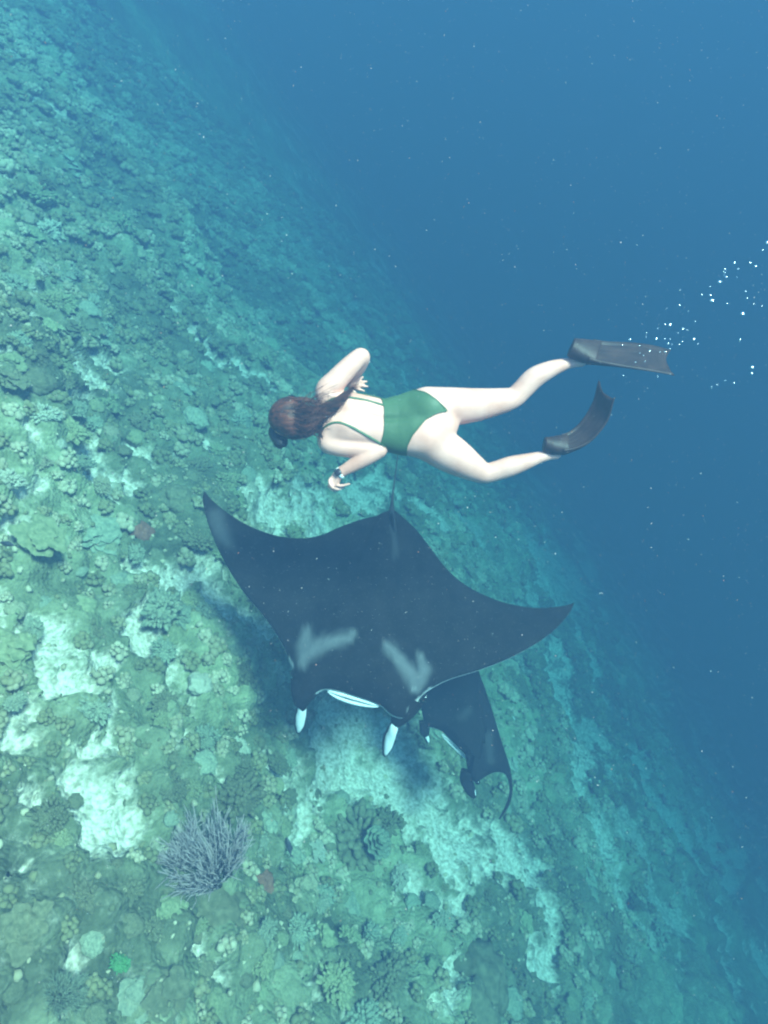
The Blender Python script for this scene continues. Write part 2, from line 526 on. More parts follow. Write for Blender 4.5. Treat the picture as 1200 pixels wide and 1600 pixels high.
# ------------------------------------------------------------------ manta rays
def manta_material():
    m, nt, b = new_mat("manta_skin")
    pa = N(nt, "ShaderNodeAttribute"); pa.attribute_name = "pale"
    tc = N(nt, "ShaderNodeTexCoord")
    no = N(nt, "ShaderNodeTexNoise"); no.inputs["Scale"].default_value = 9; no.inputs["Detail"].default_value = 7
    nt.links.new(tc.outputs["Object"], no.inputs["Vector"])
    rp = N(nt, "ShaderNodeValToRGB")
    rp.color_ramp.elements[0].position = 0.3; rp.color_ramp.elements[0].color = (0.006, 0.0048, 0.005, 1)
    rp.color_ramp.elements[1].position = 0.75; rp.color_ramp.elements[1].color = (0.016, 0.012, 0.0125, 1)
    nt.links.new(no.outputs["Fac"], rp.inputs[0])
    fl = N(nt, "ShaderNodeTexNoise"); fl.inputs["Scale"].default_value = 75; fl.inputs["Detail"].default_value = 3
    nt.links.new(tc.outputs["Object"], fl.inputs["Vector"])
    fr = N(nt, "ShaderNodeMapRange"); fr.inputs[1].default_value = 0.60; fr.inputs[2].default_value = 0.80; fr.inputs[4].default_value = 0.05
    nt.links.new(fl.outputs["Fac"], fr.inputs[0])
    wn_ = N(nt, "ShaderNodeTexNoise"); wn_.inputs["Scale"].default_value = 22; wn_.inputs["Detail"].default_value = 5
    nt.links.new(tc.outputs["Object"], wn_.inputs["Vector"])
    ma = N(nt, "ShaderNodeMath", operation='MULTIPLY_ADD'); ma.inputs[1].default_value = 0.5; ma.inputs[2].default_value = -0.25
    nt.links.new(wn_.outputs["Fac"], ma.inputs[0])
    sc = N(nt, "ShaderNodeMath", operation='MULTIPLY'); nt.links.new(ma.outputs[0], sc.inputs[0]); nt.links.new(pa.outputs["Fac"], sc.inputs[1])
    ad = N(nt, "ShaderNodeMath", operation='ADD', use_clamp=True); nt.links.new(pa.outputs["Fac"], ad.inputs[0]); nt.links.new(sc.outputs[0], ad.inputs[1])
    mx = N(nt, "ShaderNodeMix", data_type='RGBA'); mx.inputs[7].default_value = (0.80, 0.80, 0.78, 1)
    a2 = N(nt, "ShaderNodeMath", operation='MAXIMUM'); nt.links.new(ad.outputs[0], a2.inputs[0]); nt.links.new(fr.outputs[0], a2.inputs[1])
    nt.links.new(a2.outputs[0], mx.inputs[0]); nt.links.new(rp.outputs[0], mx.inputs[6]); nt.links.new(mx.outputs[2], b.inputs["Base Color"])
    b.inputs["Roughness"].default_value = 0.8; b.inputs["Specular IOR Level"].default_value = 0.08
    bn = N(nt, "ShaderNodeTexNoise"); bn.inputs["Scale"].default_value = 160
    nt.links.new(tc.outputs["Object"], bn.inputs["Vector"])
    bp = N(nt, "ShaderNodeBump"); bp.inputs["Strength"].default_value = 0.25; bp.inputs["Distance"].default_value = 0.004
    nt.links.new(bn.outputs["Fac"], bp.inputs["Height"]); nt.links.new(bp.outputs[0], b.inputs["Normal"])
    return m


MAT_MANTA = manta_material()
MAT_WHITE_SKIN = mottled("manta_white_skin", (0.74, 0.76, 0.76), (0.86, 0.87, 0.86), 14, 0.5, 0.15, 60, 0, 0.3, 0.004)
MAT_GREY_SKIN = mottled("manta_grey_skin", (0.10, 0.11, 0.12), (0.22, 0.23, 0.24), 14, 0.5, 0.15, 60, 0, 0.3, 0.004)
MAT_DARK_SKIN = mottled("manta_dark_skin", (0.012, 0.011, 0.013), (0.035, 0.031, 0.034), 9, 0.6, 0.2, 90, 0, 0.25, 0.004)
MAT_EYE = plain("wet_black_eye", (0.008, 0.008, 0.01), 0.12, 0.6)


def dist_poly(x, y, pts):
    """distance (photo pixels) to a polyline with a radius at every point, as a ratio"""
    best = np.full(x.shape, 99.0)
    for (p, q) in zip(pts[:-1], pts[1:]):
        ex, ey = q[0] - p[0], q[1] - p[1]
        t = np.clip(((x - p[0]) * ex + (y - p[1]) * ey) / (ex * ex + ey * ey), 0, 1)
        best = np.minimum(best, np.hypot(x - p[0] - t * ex, y - p[1] - t * ey) / (p[2] + (q[2] - p[2]) * t))
    return best


def build_manta(name, zc, sides, thick, marks, mouth, lobes, tail, eyes, dorsal, label, cat="manta ray"):
    """sides: two lists of (leading x, y, lift, trailing x, y, lift) from the midline to the wing tip, measured on the level zc.
    The disc is a closed lofted wing: dark above, white below."""
    def lift(x, y, h):
        return at_z(x, y, zc + h)
    o = None
    NS, NV = 60, 44
    rows = []
    for side in sides:
        L = np.array([lift(r[0], r[1], r[2]) for r in side])
        T = np.array([lift(r[3], r[4], r[5]) for r in side])
        rows.append((catmull(L, NS), catmull(T, NS)))
    # left tip ... midline ... right tip
    L = np.vstack([rows[0][0][::-1], rows[1][0][1:]])
    T = np.vstack([rows[0][1][::-1], rows[1][1][1:]])
    n = len(L)
    mid = NS - 1
    s = np.abs(np.arange(n) - mid) / (NS - 1)
    th = thick * ((1 - s ** 1.7) ** 2.3 * 0.93 + 0.055) * (1 - 0.75 * s ** 8)
    th *= 1 - 0.0 * s
    v = (1 - np.cos(np.linspace(0, math.pi, NV))) / 2
    prof = v ** 0.85 * (1 - v) ** 0.42
    prof /= prof.max()
    blunt = np.exp(-(s / 0.30) ** 2)                               # the head keeps its depth to the lip
    tip_v = np.clip((1 - v) / 0.06, 0, 1) ** 0.5
    prof2 = np.where(v > 0.55, 1 - 0.50 * ((v - 0.55) / 0.45) ** 2, prof) * np.where(v > 0.9, tip_v, 1)
    pr = prof[None, :] * (1 - blunt[:, None]) + prof2[None, :] * blunt[:, None]
    base = T[:, None, :] * (1 - v)[None, :, None] + L[:, None, :] * v[None, :, None]
    # gentle camber along the wing, thickness along the local normal
    du = np.gradient(base, axis=0); dv = np.gradient(base, axis=1)
    nr = np.cross(du, dv); nr /= (np.linalg.norm(nr, axis=2, keepdims=True) + 1e-9)
    nr = np.where(nr[..., 2:3] < 0, -nr, nr)
    nr = nr * 0.5 + np.array((0, 0, 1.0)) * 0.5
    nr /= np.linalg.norm(nr, axis=2, keepdims=True)
    ridge = 1 + 0.10 * np.exp(-(s / 0.10) ** 2)[:, None] * np.sin(v * math.pi)[None, :]
    top = base + nr * (0.56 * th[:, None] * pr * ridge)[..., None]
    bot = base - nr * (0.44 * th[:, None] * pr)[..., None]
    # ring per station: trailing edge -> top -> leading edge -> bottom
    ring = np.concatenate([top, bot[:, -2:0:-1]], axis=1)
    K = ring.shape[1]
    V = ring.reshape(-1, 3)
    idx = np.arange(n * K).reshape(n, K)
    f = np.stack([idx[:-1, :], np.roll(idx, -1, 1)[:-1, :], np.roll(idx, -1, 1)[1:, :], idx[1:, :]], -1).reshape(-1, 4)
    origin = V.mean(0)
    me = mesh_from("disc", V - origin, f)
    is_top = np.zeros((n, K), bool); is_top[:, :NV - 1] = True
    x, y, _ = view_of(V)
    pale = np.zeros(len(V))
    for strength, pts in marks:
        pale = np.maximum(pale, strength * sstep(1.5, 0.15, dist_poly(x + 5 * (noise2(x / 9, y / 9, 5) - 0.5), y + 5 * (noise2(x / 9, y / 9, 8) - 0.5), pts)))
    pale = np.where(is_top.ravel(), pale, 0.95)
    attr(me, "pale", pale)
    root = link(name, None); root.location = origin
    tag(root, label, cat)
    disc = link("disc", me, MAT_MANTA, root)
    # mouth: pale lips with a dark slot between them
    P = np.array([lift(*q) for q in mouth])
    C = catmull(P, 22) - origin
    prof_m = np.sin(np.linspace(0.06, math.pi - 0.06, 22)) ** 0.6
    fw = (L[mid] - T[mid]); fw = fw / np.linalg.norm(fw)
    gap = np.array((0, 0, 1.0))
    sc = thick / 0.34
    mp = link("mouth", None, None, root)
    for nm, off, r, mt in (("upper_lip", (0.016, 0.014), 0.010, MAT_WHITE_SKIN), ("gape", (0.016, -0.002), 0.013, MAT_GREY_SKIN), ("lower_lip", (0.036, -0.016), 0.011, MAT_WHITE_SKIN)):
        b_ = MB()
        pts = [c + fw * off[0] * sc * pm + gap * off[1] * sc * pm for c, pm in zip(C, prof_m)]
        b_.tube(pts, [r * sc * q + 0.001 for q in prof_m], 10)
        b_.build(nm, mt, mp)
    # cephalic fins: a dark root lobe and a rolled white blade
    for root_pts, blade_pts, rw in lobes:
        b_ = MB()
        pts = [lift(*q[:3]) - origin for q in root_pts]
        C2 = catmull(pts, 14)
        R2 = np.interp(np.linspace(0, 1, 14), np.linspace(0, 1, len(root_pts)), [q[3] for q in root_pts])
        b_.tube(C2, R2, 12, True, 0.6)
        lobe = b_.build("cephalic_fin", MAT_MANTA, root)
        b_ = MB()
        pts = [lift(*q[:3]) - origin for q in blade_pts]
        C2 = catmull(pts, 18)
        R2 = np.interp(np.linspace(0, 1, 18), np.linspace(0, 1, len(blade_pts)), [q[3] for q in blade_pts])
        b_.tube(C2, R2, 14, True, 0.55)
        bl = b_.build("inner_face", MAT_WHITE_SKIN, lobe)
        b_ = MB()
        side = np.array((0, 0, -1.0)) * 0.022 * sc + np.array((-0.006, 0, 0))
        b_.tube([c + side for c in C2], R2 * 1.22 + 0.002, 14, True, 0.5)
        b_.build("outer_face", MAT_DARK_SKIN, lobe)
    for q in eyes:
        c = lift(*q) - origin
        b_ = MB()
        b_.tube([c + fw * (t * 0.028 * sc) for t in np.linspace(-1, 1, 9)], [0.028 * sc * math.sqrt(max(0.02, 1 - t * t)) for t in np.linspace(-1, 1, 9)], 12)
        b_.build("eye", MAT_EYE, root)
    # small dorsal fin and whip tail
    D = [lift(*q) - origin for q in dorsal]
    b_ = MB()
    hgt = np.array((0, 0, 0.085 * sc))
    for i, t in enumerate(np.linspace(0, 1, 10)):
        pass
    C2 = catmull(D, 14)
    hh = [0.10 * sc * math.sin(math.pi * min(1, t * 0.75 + 0.05)) ** 1.5 for t in np.linspace(0, 1, 14)]
    vs, fs = [], []
    lat = np.cross(fw, (0, 0, 1.0)); lat /= np.linalg.norm(lat)
    for c, h in zip(C2, hh):
        for k, (w, z) in enumerate(((-0.022, -0.01), (-0.010, 0.6 * h), (0, h + 0.005), (0.010, 0.6 * h), (0.022, -0.01))):
            vs.append(c + lat * w * sc + np.array((0, 0, z)))
    for i in range(13):
        for k in range(4):
            fs.append((i * 5 + k, i * 5 + k + 1, (i + 1) * 5 + k + 1, (i + 1) * 5 + k))
    b_.add(vs, fs)
    b_.build("dorsal_fin", MAT_DARK_SKIN, root)
    Tl = catmull([lift(*q[:3]) - origin for q in tail], 40)
    b_ = MB()
    b_.tube(Tl, (0.004 + 0.022 * np.exp(-np.linspace(0, 9, 40))) * sc, 8)
    b_.build("tail", MAT_DARK_SKIN, root)
    return root


Z1 = -4.15
left = [  # leading x, y, lift, trailing x, y, lift
    (552, 1088, 0.00, 612, 796, 0.02), (528, 1080, 0.00, 606, 798, 0.02), (505, 1078, 0.00, 598, 801, 0.02), (487, 1088, -0.01, 590, 805, 0.02),
    (470, 1090, -0.02, 578, 808, 0.02), (459, 1070, -0.02, 563, 812, 0.02), (456, 1046, -0.01, 545, 818, 0.02), (449, 1026, 0.0, 525, 826, 0.03),
    (438, 1002, 0.02, 502, 836, 0.05), (414, 966, 0.05, 472, 841, 0.08), (378, 922, 0.10, 432, 837, 0.14), (347, 871, 0.17, 390, 822, 0.21),
    (327, 824, 0.24, 358, 803, 0.27), (317, 786, 0.30, 333, 783, 0.31), (318, 768, 0.33, 320, 768, 0.33)]
right = [
    (552, 1088, 0.00, 612, 796, 0.02), (577, 1096, 0.00, 619, 799, 0.02), (596, 1104, 0.00, 627, 806, 0.02), (612, 1118, -0.01, 635, 813, 0.02),
    (632, 1122, -0.02, 645, 822, 0.02), (646, 1106, -0.02, 655, 833, 0.01), (658, 1088, -0.01, 666, 847, 0.0), (674, 1076, 0.0, 678, 863, 0.0),
    (702, 1062, 0.0, 692, 882, 0.0), (750, 1047, -0.02, 714, 904, -0.01), (795, 1029, -0.05, 746, 925, -0.04), (839, 1005, -0.08, 790, 942, -0.06),
    (870, 981, -0.10, 838, 950, -0.08), (890, 957, -0.10, 878, 947, -0.09), (898, 941, -0.08, 897, 942, -0.08)]
marks = [
    (0.13, [(472, 1036, 10), (476, 1012, 15), (480, 985, 9)]), (0.14, [(474, 1028, 12), (500, 1008, 13), (535, 998, 12), (553, 992, 6)]),
    (0.13, [(650, 1078, 9), (645, 1058, 15), (625, 1032, 11), (605, 1010, 9)]), (0.12, [(652, 1072, 10), (664, 1046, 11), (656, 1022, 6)]),
    (0.06, [(336, 808, 14), (345, 835, 16), (358, 850, 8)]), (0.03, [(612, 812, 5), (618, 868, 5)]),
    (0.45, [(648, 1077, 1.8), (645, 1081, 1.6)]), (0.4, [(476, 1037, 1.8), (478, 1040, 1.5)]),
    (0.85, [(460, 1072, 3.0), (466, 1088, 3.5)]), (0.75, [(642, 1112, 3.5), (656, 1092, 2.8)]),
    (0.5, [(456, 1040, 2.2), (452, 1028, 1.6)]), (0.5, [(661, 1087, 2.2), (674, 1076, 1.8)])]
lobes = [
    ([(478, 1066, 0.00, 0.10), (474, 1082, -0.02, 0.085), (472, 1094, -0.06, 0.060), (472, 1103, -0.10, 0.036), (471, 1110, -0.14, 0.015)],
     [(472, 1094, -0.08, 0.014), (472, 1106, -0.12, 0.028), (470, 1120, -0.19, 0.034), (468, 1134, -0.26, 0.027), (466, 1144, -0.31, 0.008)], 1),
    ([(636, 1090, 0.00, 0.11), (630, 1106, -0.02, 0.09), (624, 1119, -0.06, 0.062), (618, 1130, -0.10, 0.036), (615, 1138, -0.14, 0.015)],
     [(620, 1124, -0.08, 0.014), (615, 1138, -0.12, 0.028), (610, 1152, -0.19, 0.034), (606, 1167, -0.26, 0.027), (602, 1180, -0.31, 0.008)], 1)]
build_manta("manta_ray", Z1, (left, right), 0.34, marks,
            [(512, 1078, -0.02), (535, 1083, -0.03), (562, 1091, -0.03), (592, 1102, -0.02)], lobes,
            [(612, 802, 0.03), (614, 770, 0.05), (618, 740, 0.08), (622, 705, 0.10), (624, 680, 0.10), (622, 660, 0.10)],
            [(460, 1052, -0.03), (664, 1090, -0.03)], [(618, 850, 0.04), (616, 826, 0.05), (613, 802, 0.05)],
            "large black manta ray with pale shoulder marks gliding below the swimmer")

Z2 = -5.35
left2 = [   # the wing hidden under the larger ray
    (714, 1167, 0.0, 742, 1036, 0.0), (702, 1154, 0.0, 736, 1030, 0.0), (690, 1143, 0.0, 730, 1026, 0.0), (678, 1138, -0.01, 723, 1022, 0.0),
    (664, 1134, -0.02, 716, 1017, 0.0), (660, 1118, -0.01, 708, 1012, 0.0), (656, 1098, 0.0, 698, 1006, 0.0), (645, 1072, 0.0, 686, 998, 0.0),
    (630, 1046, 0.02, 670, 988, 0.03), (612, 1014, 0.05, 648, 974, 0.06), (596, 980, 0.10, 620, 955, 0.11), (586, 945, 0.15, 595, 937, 0.15), (584, 925, 0.18, 585, 925, 0.18)]
right2 = [
    (714, 1167, 0.0, 742, 1036, 0.0), (725, 1178, 0.0, 746, 1043, 0.0), (736, 1190, 0.0, 749, 1051, 0.0), (737, 1202, -0.01, 752, 1060, 0.0),
    (733, 1213, -0.02, 756, 1070, -0.01), (741, 1222, -0.02, 760, 1082, -0.02), (749, 1220, -0.02, 764, 1095, -0.03), (758, 1214, -0.03, 770, 1112, -0.04),
    (770, 1208, -0.05, 777, 1136, -0.06), (783, 1207, -0.08, 786, 1165, -0.09), (792, 1214, -0.13, 797, 1200, -0.14), (796, 1236, -0.19, 801, 1234, -0.19),
    (790, 1258, -0.25, 795, 1260, -0.25), (779, 1279, -0.30, 781, 1281, -0.30)]
lobes2 = [
    ([(664, 1126, -0.01, 0.05), (664, 1138, -0.04, 0.04), (667, 1150, -0.08, 0.02)], [(661, 1128, -0.02, 0.010), (662, 1138, -0.06, 0.026), (667, 1150, -0.10, 0.018), (670, 1160, -0.13, 0.006)], 1),
    ([(734, 1206, -0.01, 0.07), (730, 1220, -0.05, 0.058), (736, 1236, -0.10, 0.045), (742, 1246, -0.13, 0.015)], [(739, 1228, -0.08, 0.006), (741, 1236, -0.10, 0.012), (743, 1243, -0.12, 0.005)], 1)]
marks2 = [(0.03, [(762, 1150, 8), (768, 1190, 6)]), (0.03, [(735, 1110, 6), (720, 1120, 7)])]
build_manta("manta_ray", Z2, (left2, right2), 0.25, marks2,
            [(690, 1146, -0.02), (704, 1156, -0.03), (722, 1173, -0.03), (738, 1190, -0.02)], lobes2,
            [(742, 1038, 0.02), (752, 1010, 0.03), (764, 985, 0.03), (772, 965, 0.03)], [(661, 1108, -0.02), (746, 1222, -0.02)],
            [(738, 1070, 0.03), (740, 1052, 0.04), (742, 1040, 0.03)],
            "smaller dim manta ray partly hidden beneath the larger one near the sand")

# ------------------------------------------------------------------ corals
rng = np.random.default_rng(7)


def ico(sub=1):
    import bmesh
    bm = bmesh.new()
    bmesh.ops.create_icosphere(bm, subdivisions=sub, radius=1.0)
    v = np.array([q.co for q in bm.verts]); f = np.array([[w.index for w in q.verts] for q in bm.faces])
    bm.free()
    return v, f


ICO1, ICO2, ICO4 = ico(1), ico(2), ico(4)


def proto_mound(seed):
    """massive lobed coral head"""
    v, f = ICO4
    v = v.copy()
    d = noise3(v * 2.1 + seed * 3.7, seed) * 0.7 + noise3(v * 5.0 + seed, seed + 1) * 0.42 + noise3(v * 11.0, seed + 2) * 0.26 + noise3(v * 21.0, seed + 3) * 0.13
    r = 0.55 + 0.62 * d
    v = v * r[:, None] * np.array((1, 1, 0.62))
    v[:, 2] = np.maximum(v[:, 2], -0.25)
    return v, f


def proto_cauliflower(seed, nb=170, knob=0.095):
    """a dome of stubby branches"""
    g = np.random.default_rng(seed)
    V, Fc, n = [], [], 0
    iv, jf = ICO1
    for i in range(nb):
        z = 1 - (i + 0.5) / nb * 1.02
        ph = i * 2.39996 + g.normal(0, 0.12)
        rr = math.sqrt(max(0, 1 - z * z))
        d = np.array((rr * math.cos(ph), rr * math.sin(ph), max(z, 0) * 0.75 + 0.02))
        L = (0.58 + 0.36 * g.random()) * (0.8 + 0.35 * math.sin(ph * 2 + seed) * math.sin(z * 3 + seed))
        c = d * L
        k = knob * (0.65 + 0.7 * g.random())
        s = iv * k
        ax = d / np.linalg.norm(d)
        s = s + np.outer(s @ ax, ax) * 1.1
        s = s * (1 + 0.3 * (noise3(iv * 2.3 + i, seed) - 0.5))[:, None]
        V.append(s + c); Fc.append(jf + n); n += len(iv)
    cv, cf = ICO2
    V.append(cv * np.array((0.66, 0.66, 0.42))); Fc.append(cf + n)
    return np.vstack(V), np.vstack(Fc)


def proto_plates(seed, tiers=5):
    """overlapping shelves with wavy rims"""
    g = np.random.default_rng(seed)
    V, Fc, n = [], [], 0
    M = 30
    for t in range(tiers):
        c = np.array((g.normal(0, 0.22), g.normal(0, 0.22), 0.05 + 0.10 * t))
        R = 0.75 * (1 - 0.09 * t) * (0.7 + 0.5 * g.random())
        tilt = g.normal(0, 0.07, 2)
        k = np.arange(M) / M * 2 * math.pi
        rim = R * (1 + 0.16 * np.sin(k * 3 + g.random() * 6) + 0.10 * np.sin(k * 7 + g.random() * 6) + 0.05 * g.normal(0, 1, M))
        rings = []
        for fr, z in ((0.12, 0.012), (0.45, 0.0), (0.8, 0.015), (1.0, 0.05), (0.98, 0.02), (0.7, -0.03), (0.2, -0.12)):
            x, y = rim * fr * np.cos(k), rim * fr * np.sin(k)
            rings.append(np.stack([x, y, z + 0.03 * np.sin(k * 5) * fr + tilt[0] * x + tilt[1] * y], 1) + c)
        vv = np.vstack(rings + [c[None, :] + np.array((0, 0, 0.014))])
        q = [(len(vv) - 1, i, (i + 1) % M) for i in range(M)]
        for r in range(len(rings) - 1):
            for i in range(M):
                j = (i + 1) % M
                q.append((r * M + i, (r + 1) * M + j, r * M + j)); q.append((r * M + i, (r + 1) * M + i, (r + 1) * M + j))
        V.append(vv); Fc.append(np.array(q) + n); n += len(vv)
    return np.vstack(V), np.vstack(Fc)


def tube_np(pts, rad, sides=5):
    b = MB(); b.tube(pts, rad, sides)
    tri = []
    for f in b.f:
        for i in range(1, len(f) - 1):
            tri.append((f[0], f[i], f[i + 1]))
    return np.array(b.v), np.array(tri)


def proto_thicket(seed, stems=120, spread=0.62, height=1.05, thick=0.0125):
    """upright branching coral"""
    g = np.random.default_rng(seed)
    V, Fc, n = [], [], 0
    def put(p, r):
        nonlocal n
        v, f = tube_np(p, r, 5)
        V.append(v); Fc.append(f + n); n += len(v)
    for i in range(stems):
        ph, q = g.random() * 6.283, math.sqrt(g.random())
        base = np.array((0.28 * q * math.cos(ph), 0.28 * q * math.sin(ph), 0))
        d = np.array((spread * q * math.cos(ph), spread * q * math.sin(ph), height * (0.7 + 0.4 * g.random())))
        p1 = base + d * 0.45 + g.normal(0, 0.04, 3); p2 = base + d + g.normal(0, 0.05, 3)
        put([base, p1, p2], [thick * 1.5, thick, thick * 0.5])
        for k in range(4):
            t = 0.35 + 0.5 * g.random()
            s = base + d * t
            e = s + d * 0.22 + g.normal(0, 0.11, 3)
            put([s, (s + e) / 2 + g.normal(0, 0.015, 3), e], [thick * 0.8, thick * 0.7, thick * 0.35])
    return np.vstack(V), np.vstack(Fc)


def proto_folds(seed):
    """leathery rosette with ruffled folds"""
    g = np.random.default_rng(seed)
    V, Fc, n = [], [], 0
    M = 56
    for t in range(4):
        k = np.arange(M) / M * 2 * math.pi
        R = 0.95 - 0.21 * t
        ruf = np.sin(k * (9 - t) + g.random() * 6) * 0.5 + 0.5 * np.sin(k * 5 + g.random() * 6)
        rings = []
        for fr, z, w in ((0.15, 0.0, 0), (0.6, 0.10, 0.2), (0.9, 0.20, 0.8), (1.0, 0.24, 1.0), (0.97, 0.18, 1.0), (0.7, 0.06, 0.4), (0.2, -0.1, 0)):
            rr = R * fr * (1 + 0.09 * w * ruf)
            rings.append(np.stack([rr * np.cos(k), rr * np.sin(k), z + 0.12 * t + 0.09 * w * np.cos(k * (9 - t) + t)], 1))
        vv = np.vstack(rings); q = []
        for r in range(len(rings) - 1):
            for i in range(M):
                j = (i + 1) % M
                q.append((r * M + i, r * M + j, (r + 1) * M + j)); q.append((r * M + i, (r + 1) * M + j, (r + 1) * M + i))
        V.append(vv); Fc.append(np.array(q) + n); n += len(vv)
    return np.vstack(V), np.vstack(Fc)


CORAL_MATS = {
    "olive": mottled("olive_coral", (0.17, 0.20, 0.095), (0.29, 0.31, 0.16), 5, 0.95, 0.6, 30, 0.12, 0.05),
    "tan": mottled("tan_coral", (0.22, 0.22, 0.12), (0.34, 0.34, 0.20), 6, 0.95, 0.6, 30, 0.12, 0.05),
    "grey": mottled("grey_green_coral", (0.18, 0.22, 0.14), (0.31, 0.35, 0.22), 6, 0.95, 0.6, 34, 0.12, 0.05),
    "dark": mottled("dark_brown_coral", (0.105, 0.115, 0.06), (0.18, 0.185, 0.10), 6, 0.95, 0.6, 30, 0.15, 0.05),
    "lilac": mottled("lilac_grey_coral", (0.28, 0.23, 0.21), (0.42, 0.35, 0.32), 7, 0.95, 0.5, 34, 0.1, 0.05),
    "red": mottled("dull_red_coral", (0.20, 0.09, 0.055), (0.30, 0.14, 0.085), 7, 0.95, 0.5, 34, 0.1, 0.05),
    "green": mottled("bright_green_coral", (0.07, 0.22, 0.07), (0.12, 0.31, 0.12), 9, 0.9, 0.5, 40, 0.05, 0.05),
    "pale": mottled("pale_coral", (0.30, 0.32, 0.21), (0.42, 0.42, 0.30), 7, 0.95, 0.5, 34, 0.1, 0.05),
}
PROTO = {"mound": [proto_mound(s) for s in range(5)], "cauliflower": [proto_cauliflower(s + 20) for s in range(4)],
         "plates": [proto_plates(s + 40, 4 + s) for s in range(4)], "thicket": [proto_thicket(s + 60) for s in range(2)], "folds": [proto_folds(80), proto_folds(81)]}
_mesh_cache = {}


def coral_mesh(kind, i, mat):
    key = (kind, i, mat)
    if key not in _mesh_cache:
        v, f = PROTO[kind][i]
        me = mesh_from(kind + "_coral", v, f)
        me.materials.append(CORAL_MATS[mat])
        _mesh_cache[key] = me
    return _mesh_cache[key]


UP_LEAN = (NRM * 0.75 + np.array((0, 0, 1.0)) * 0.25)
UP_LEAN = Vector(UP_LEAN / np.linalg.norm(UP_LEAN))


def frame_at(p, yaw, size, squash=1.0, lean=None):
    q = (lean or UP_LEAN).to_track_quat('Z', 'Y')
    return Matrix.Translation(Vector(p)) @ q.to_matrix().to_4x4() @ Matrix.Rotation(yaw, 4, 'Z') @ Matrix.Diagonal((size, size, size * squash, 1))


def put_coral(name, kind, i, mat, px, py, size_px, yaw, label, group=None, squash=1.0, sink=0.15, lean=None):
    a, b, p, t = hit(px, py, 0.08)
    size = size_px * t / F_PX
    g = ground(a, b)[0] - NRM * size * sink
    o = link(name, coral_mesh(kind, i, mat))
    o.matrix_world = frame_at(g, yaw, size, squash, lean)
    tag(o, label, "coral", group)
    return o, (a, b, size)


taken = []
FAN_LEAN = Vector(CAM_U * 0.80 - CAM_R * 0.12 + CAM_B * 0.55).normalized()
SINGLES = [
    ("branching_coral", "thicket", 0, "lilac", 336, 1368, 84, 0.3, "lilac-grey branching coral thicket with fine upright stems", 1.0, 0.1),
    ("branching_coral", "thicket", 1, "lilac", 300, 1338, 58, 1.3, "small lilac-grey branch coral leaning beside the big thicket", 1.1, 0.1),
    ("dome_coral", "mound", 2, "dark", 345, 1418, 52, 0.3, "dark brown coral dome right below the lilac branching thicket", 0.9, 0.2),
    ("cauliflower_coral", "cauliflower", 0, "dark", 567, 1312, 76, 0.9, "large round dark cauliflower coral beside the pale sand pool", 0.8, 0.12),
    ("rosette_coral", "folds", 0, "grey", 560, 1332, 26, 0.9, "grey-green ruffled rosette coral on the large round dark coral", 1.2, -1.1),
    ("cauliflower_coral", "cauliflower", 1, "dark", 600, 1292, 30, 0.2, "small dark coral joined to the round cauliflower coral's upper edge", 1.0, 0.1),
    ("dome_coral", "mound", 0, "dark", 760, 1525, 48, 0.1, "tall dark coral dome standing alone low on the sandy slope", 1.5, 0.15),
    ("dome_coral", "mound", 3, "dark", 745, 1580, 44, 2.1, "wide dark coral dome below the tall lone dome, at the picture's lower edge", 1.0, 0.2),
    ("green_coral", "cauliflower", 2, "green", 184, 1506, 18, 0.1, "small bright green coral knob among grey corals", 1.3, -0.35),
    ("plate_coral", "plates", 0, "grey", 208, 1560, 36, 0.4, "smooth grey plate coral below the bright green knob", 0.6, -0.05),
    ("plate_coral", "plates", 1, "dark", 250, 1560, 46, 1.9, "dark plate coral next to the smooth grey plate coral below the green knob", 0.7, -0.2),
    ("dome_coral", "mound", 1, "red", 222, 828, 20, 0.4, "dull red coral lump near the manta's raised wing tip", 0.9, 0.2),
    ("dome_coral", "mound", 4, "pale", 306, 1075, 19, 0.4, "pale round coral boulder at the edge of the manta's shadow", 1.0, 0.1),
    ("dome_coral", "mound", 2, "dark", 281, 776, 26, 1.4, "round dark coral head uphill of the manta's raised wing tip", 1.0, 0.15),
    ("cauliflower_coral", "cauliflower", 3, "dark", 437, 1192, 22, 0.3, "dark coral clump on sand below the manta's white-tipped near horn", 0.7, 0.1),
    ("dome_coral", "mound", 3, "dark", 460, 1240, 12, 0.7, "lone small dark coral knob in the middle of the sand pool", 0.8, 0.1),
    ("dome_coral", "mound", 0, "dark", 507, 1232, 9, 0.7, "smallest dark coral knob at the sand pool's upper rim", 0.8, 0.1),
    ("dome_coral", "mound", 4, "red", 415, 1380, 24, 0.5, "maroon coral lump between the lilac thicket and the rubble", 0.9, 0.2),
    ("plate_coral", "plates", 2, "grey", 150, 835, 42, 0.5, "broad grey-green shelf coral uphill of the manta's wing", 0.42, 0.05),
    ("plate_coral", "plates", 3, "olive", 50, 860, 42, 1.5, "broad olive shelf coral at the picture's edge", 0.42, 0.05),
    ("thin_branch_coral", "thicket", 0, "grey", 90, 1560, 40, 2.2, "blue-grey finger coral in the lowest near corner", 0.8, 0.1),
    ("cauliflower_coral", "cauliflower", 2, "dark", 380, 1050, 36, 2.2, "dark coral clump inside the manta's shadow", 0.6, 0.1),
]
for (nm, kd, i, mt, x, y, sp, yw, lb, sq, sk) in SINGLES:
    o, t3 = put_coral(nm, kd, i, mt, x, y, sp, yw, lb, None, sq, sk, FAN_LEAN if mt == 'lilac' and kd == 'thicket' else None)
    taken.append(t3)

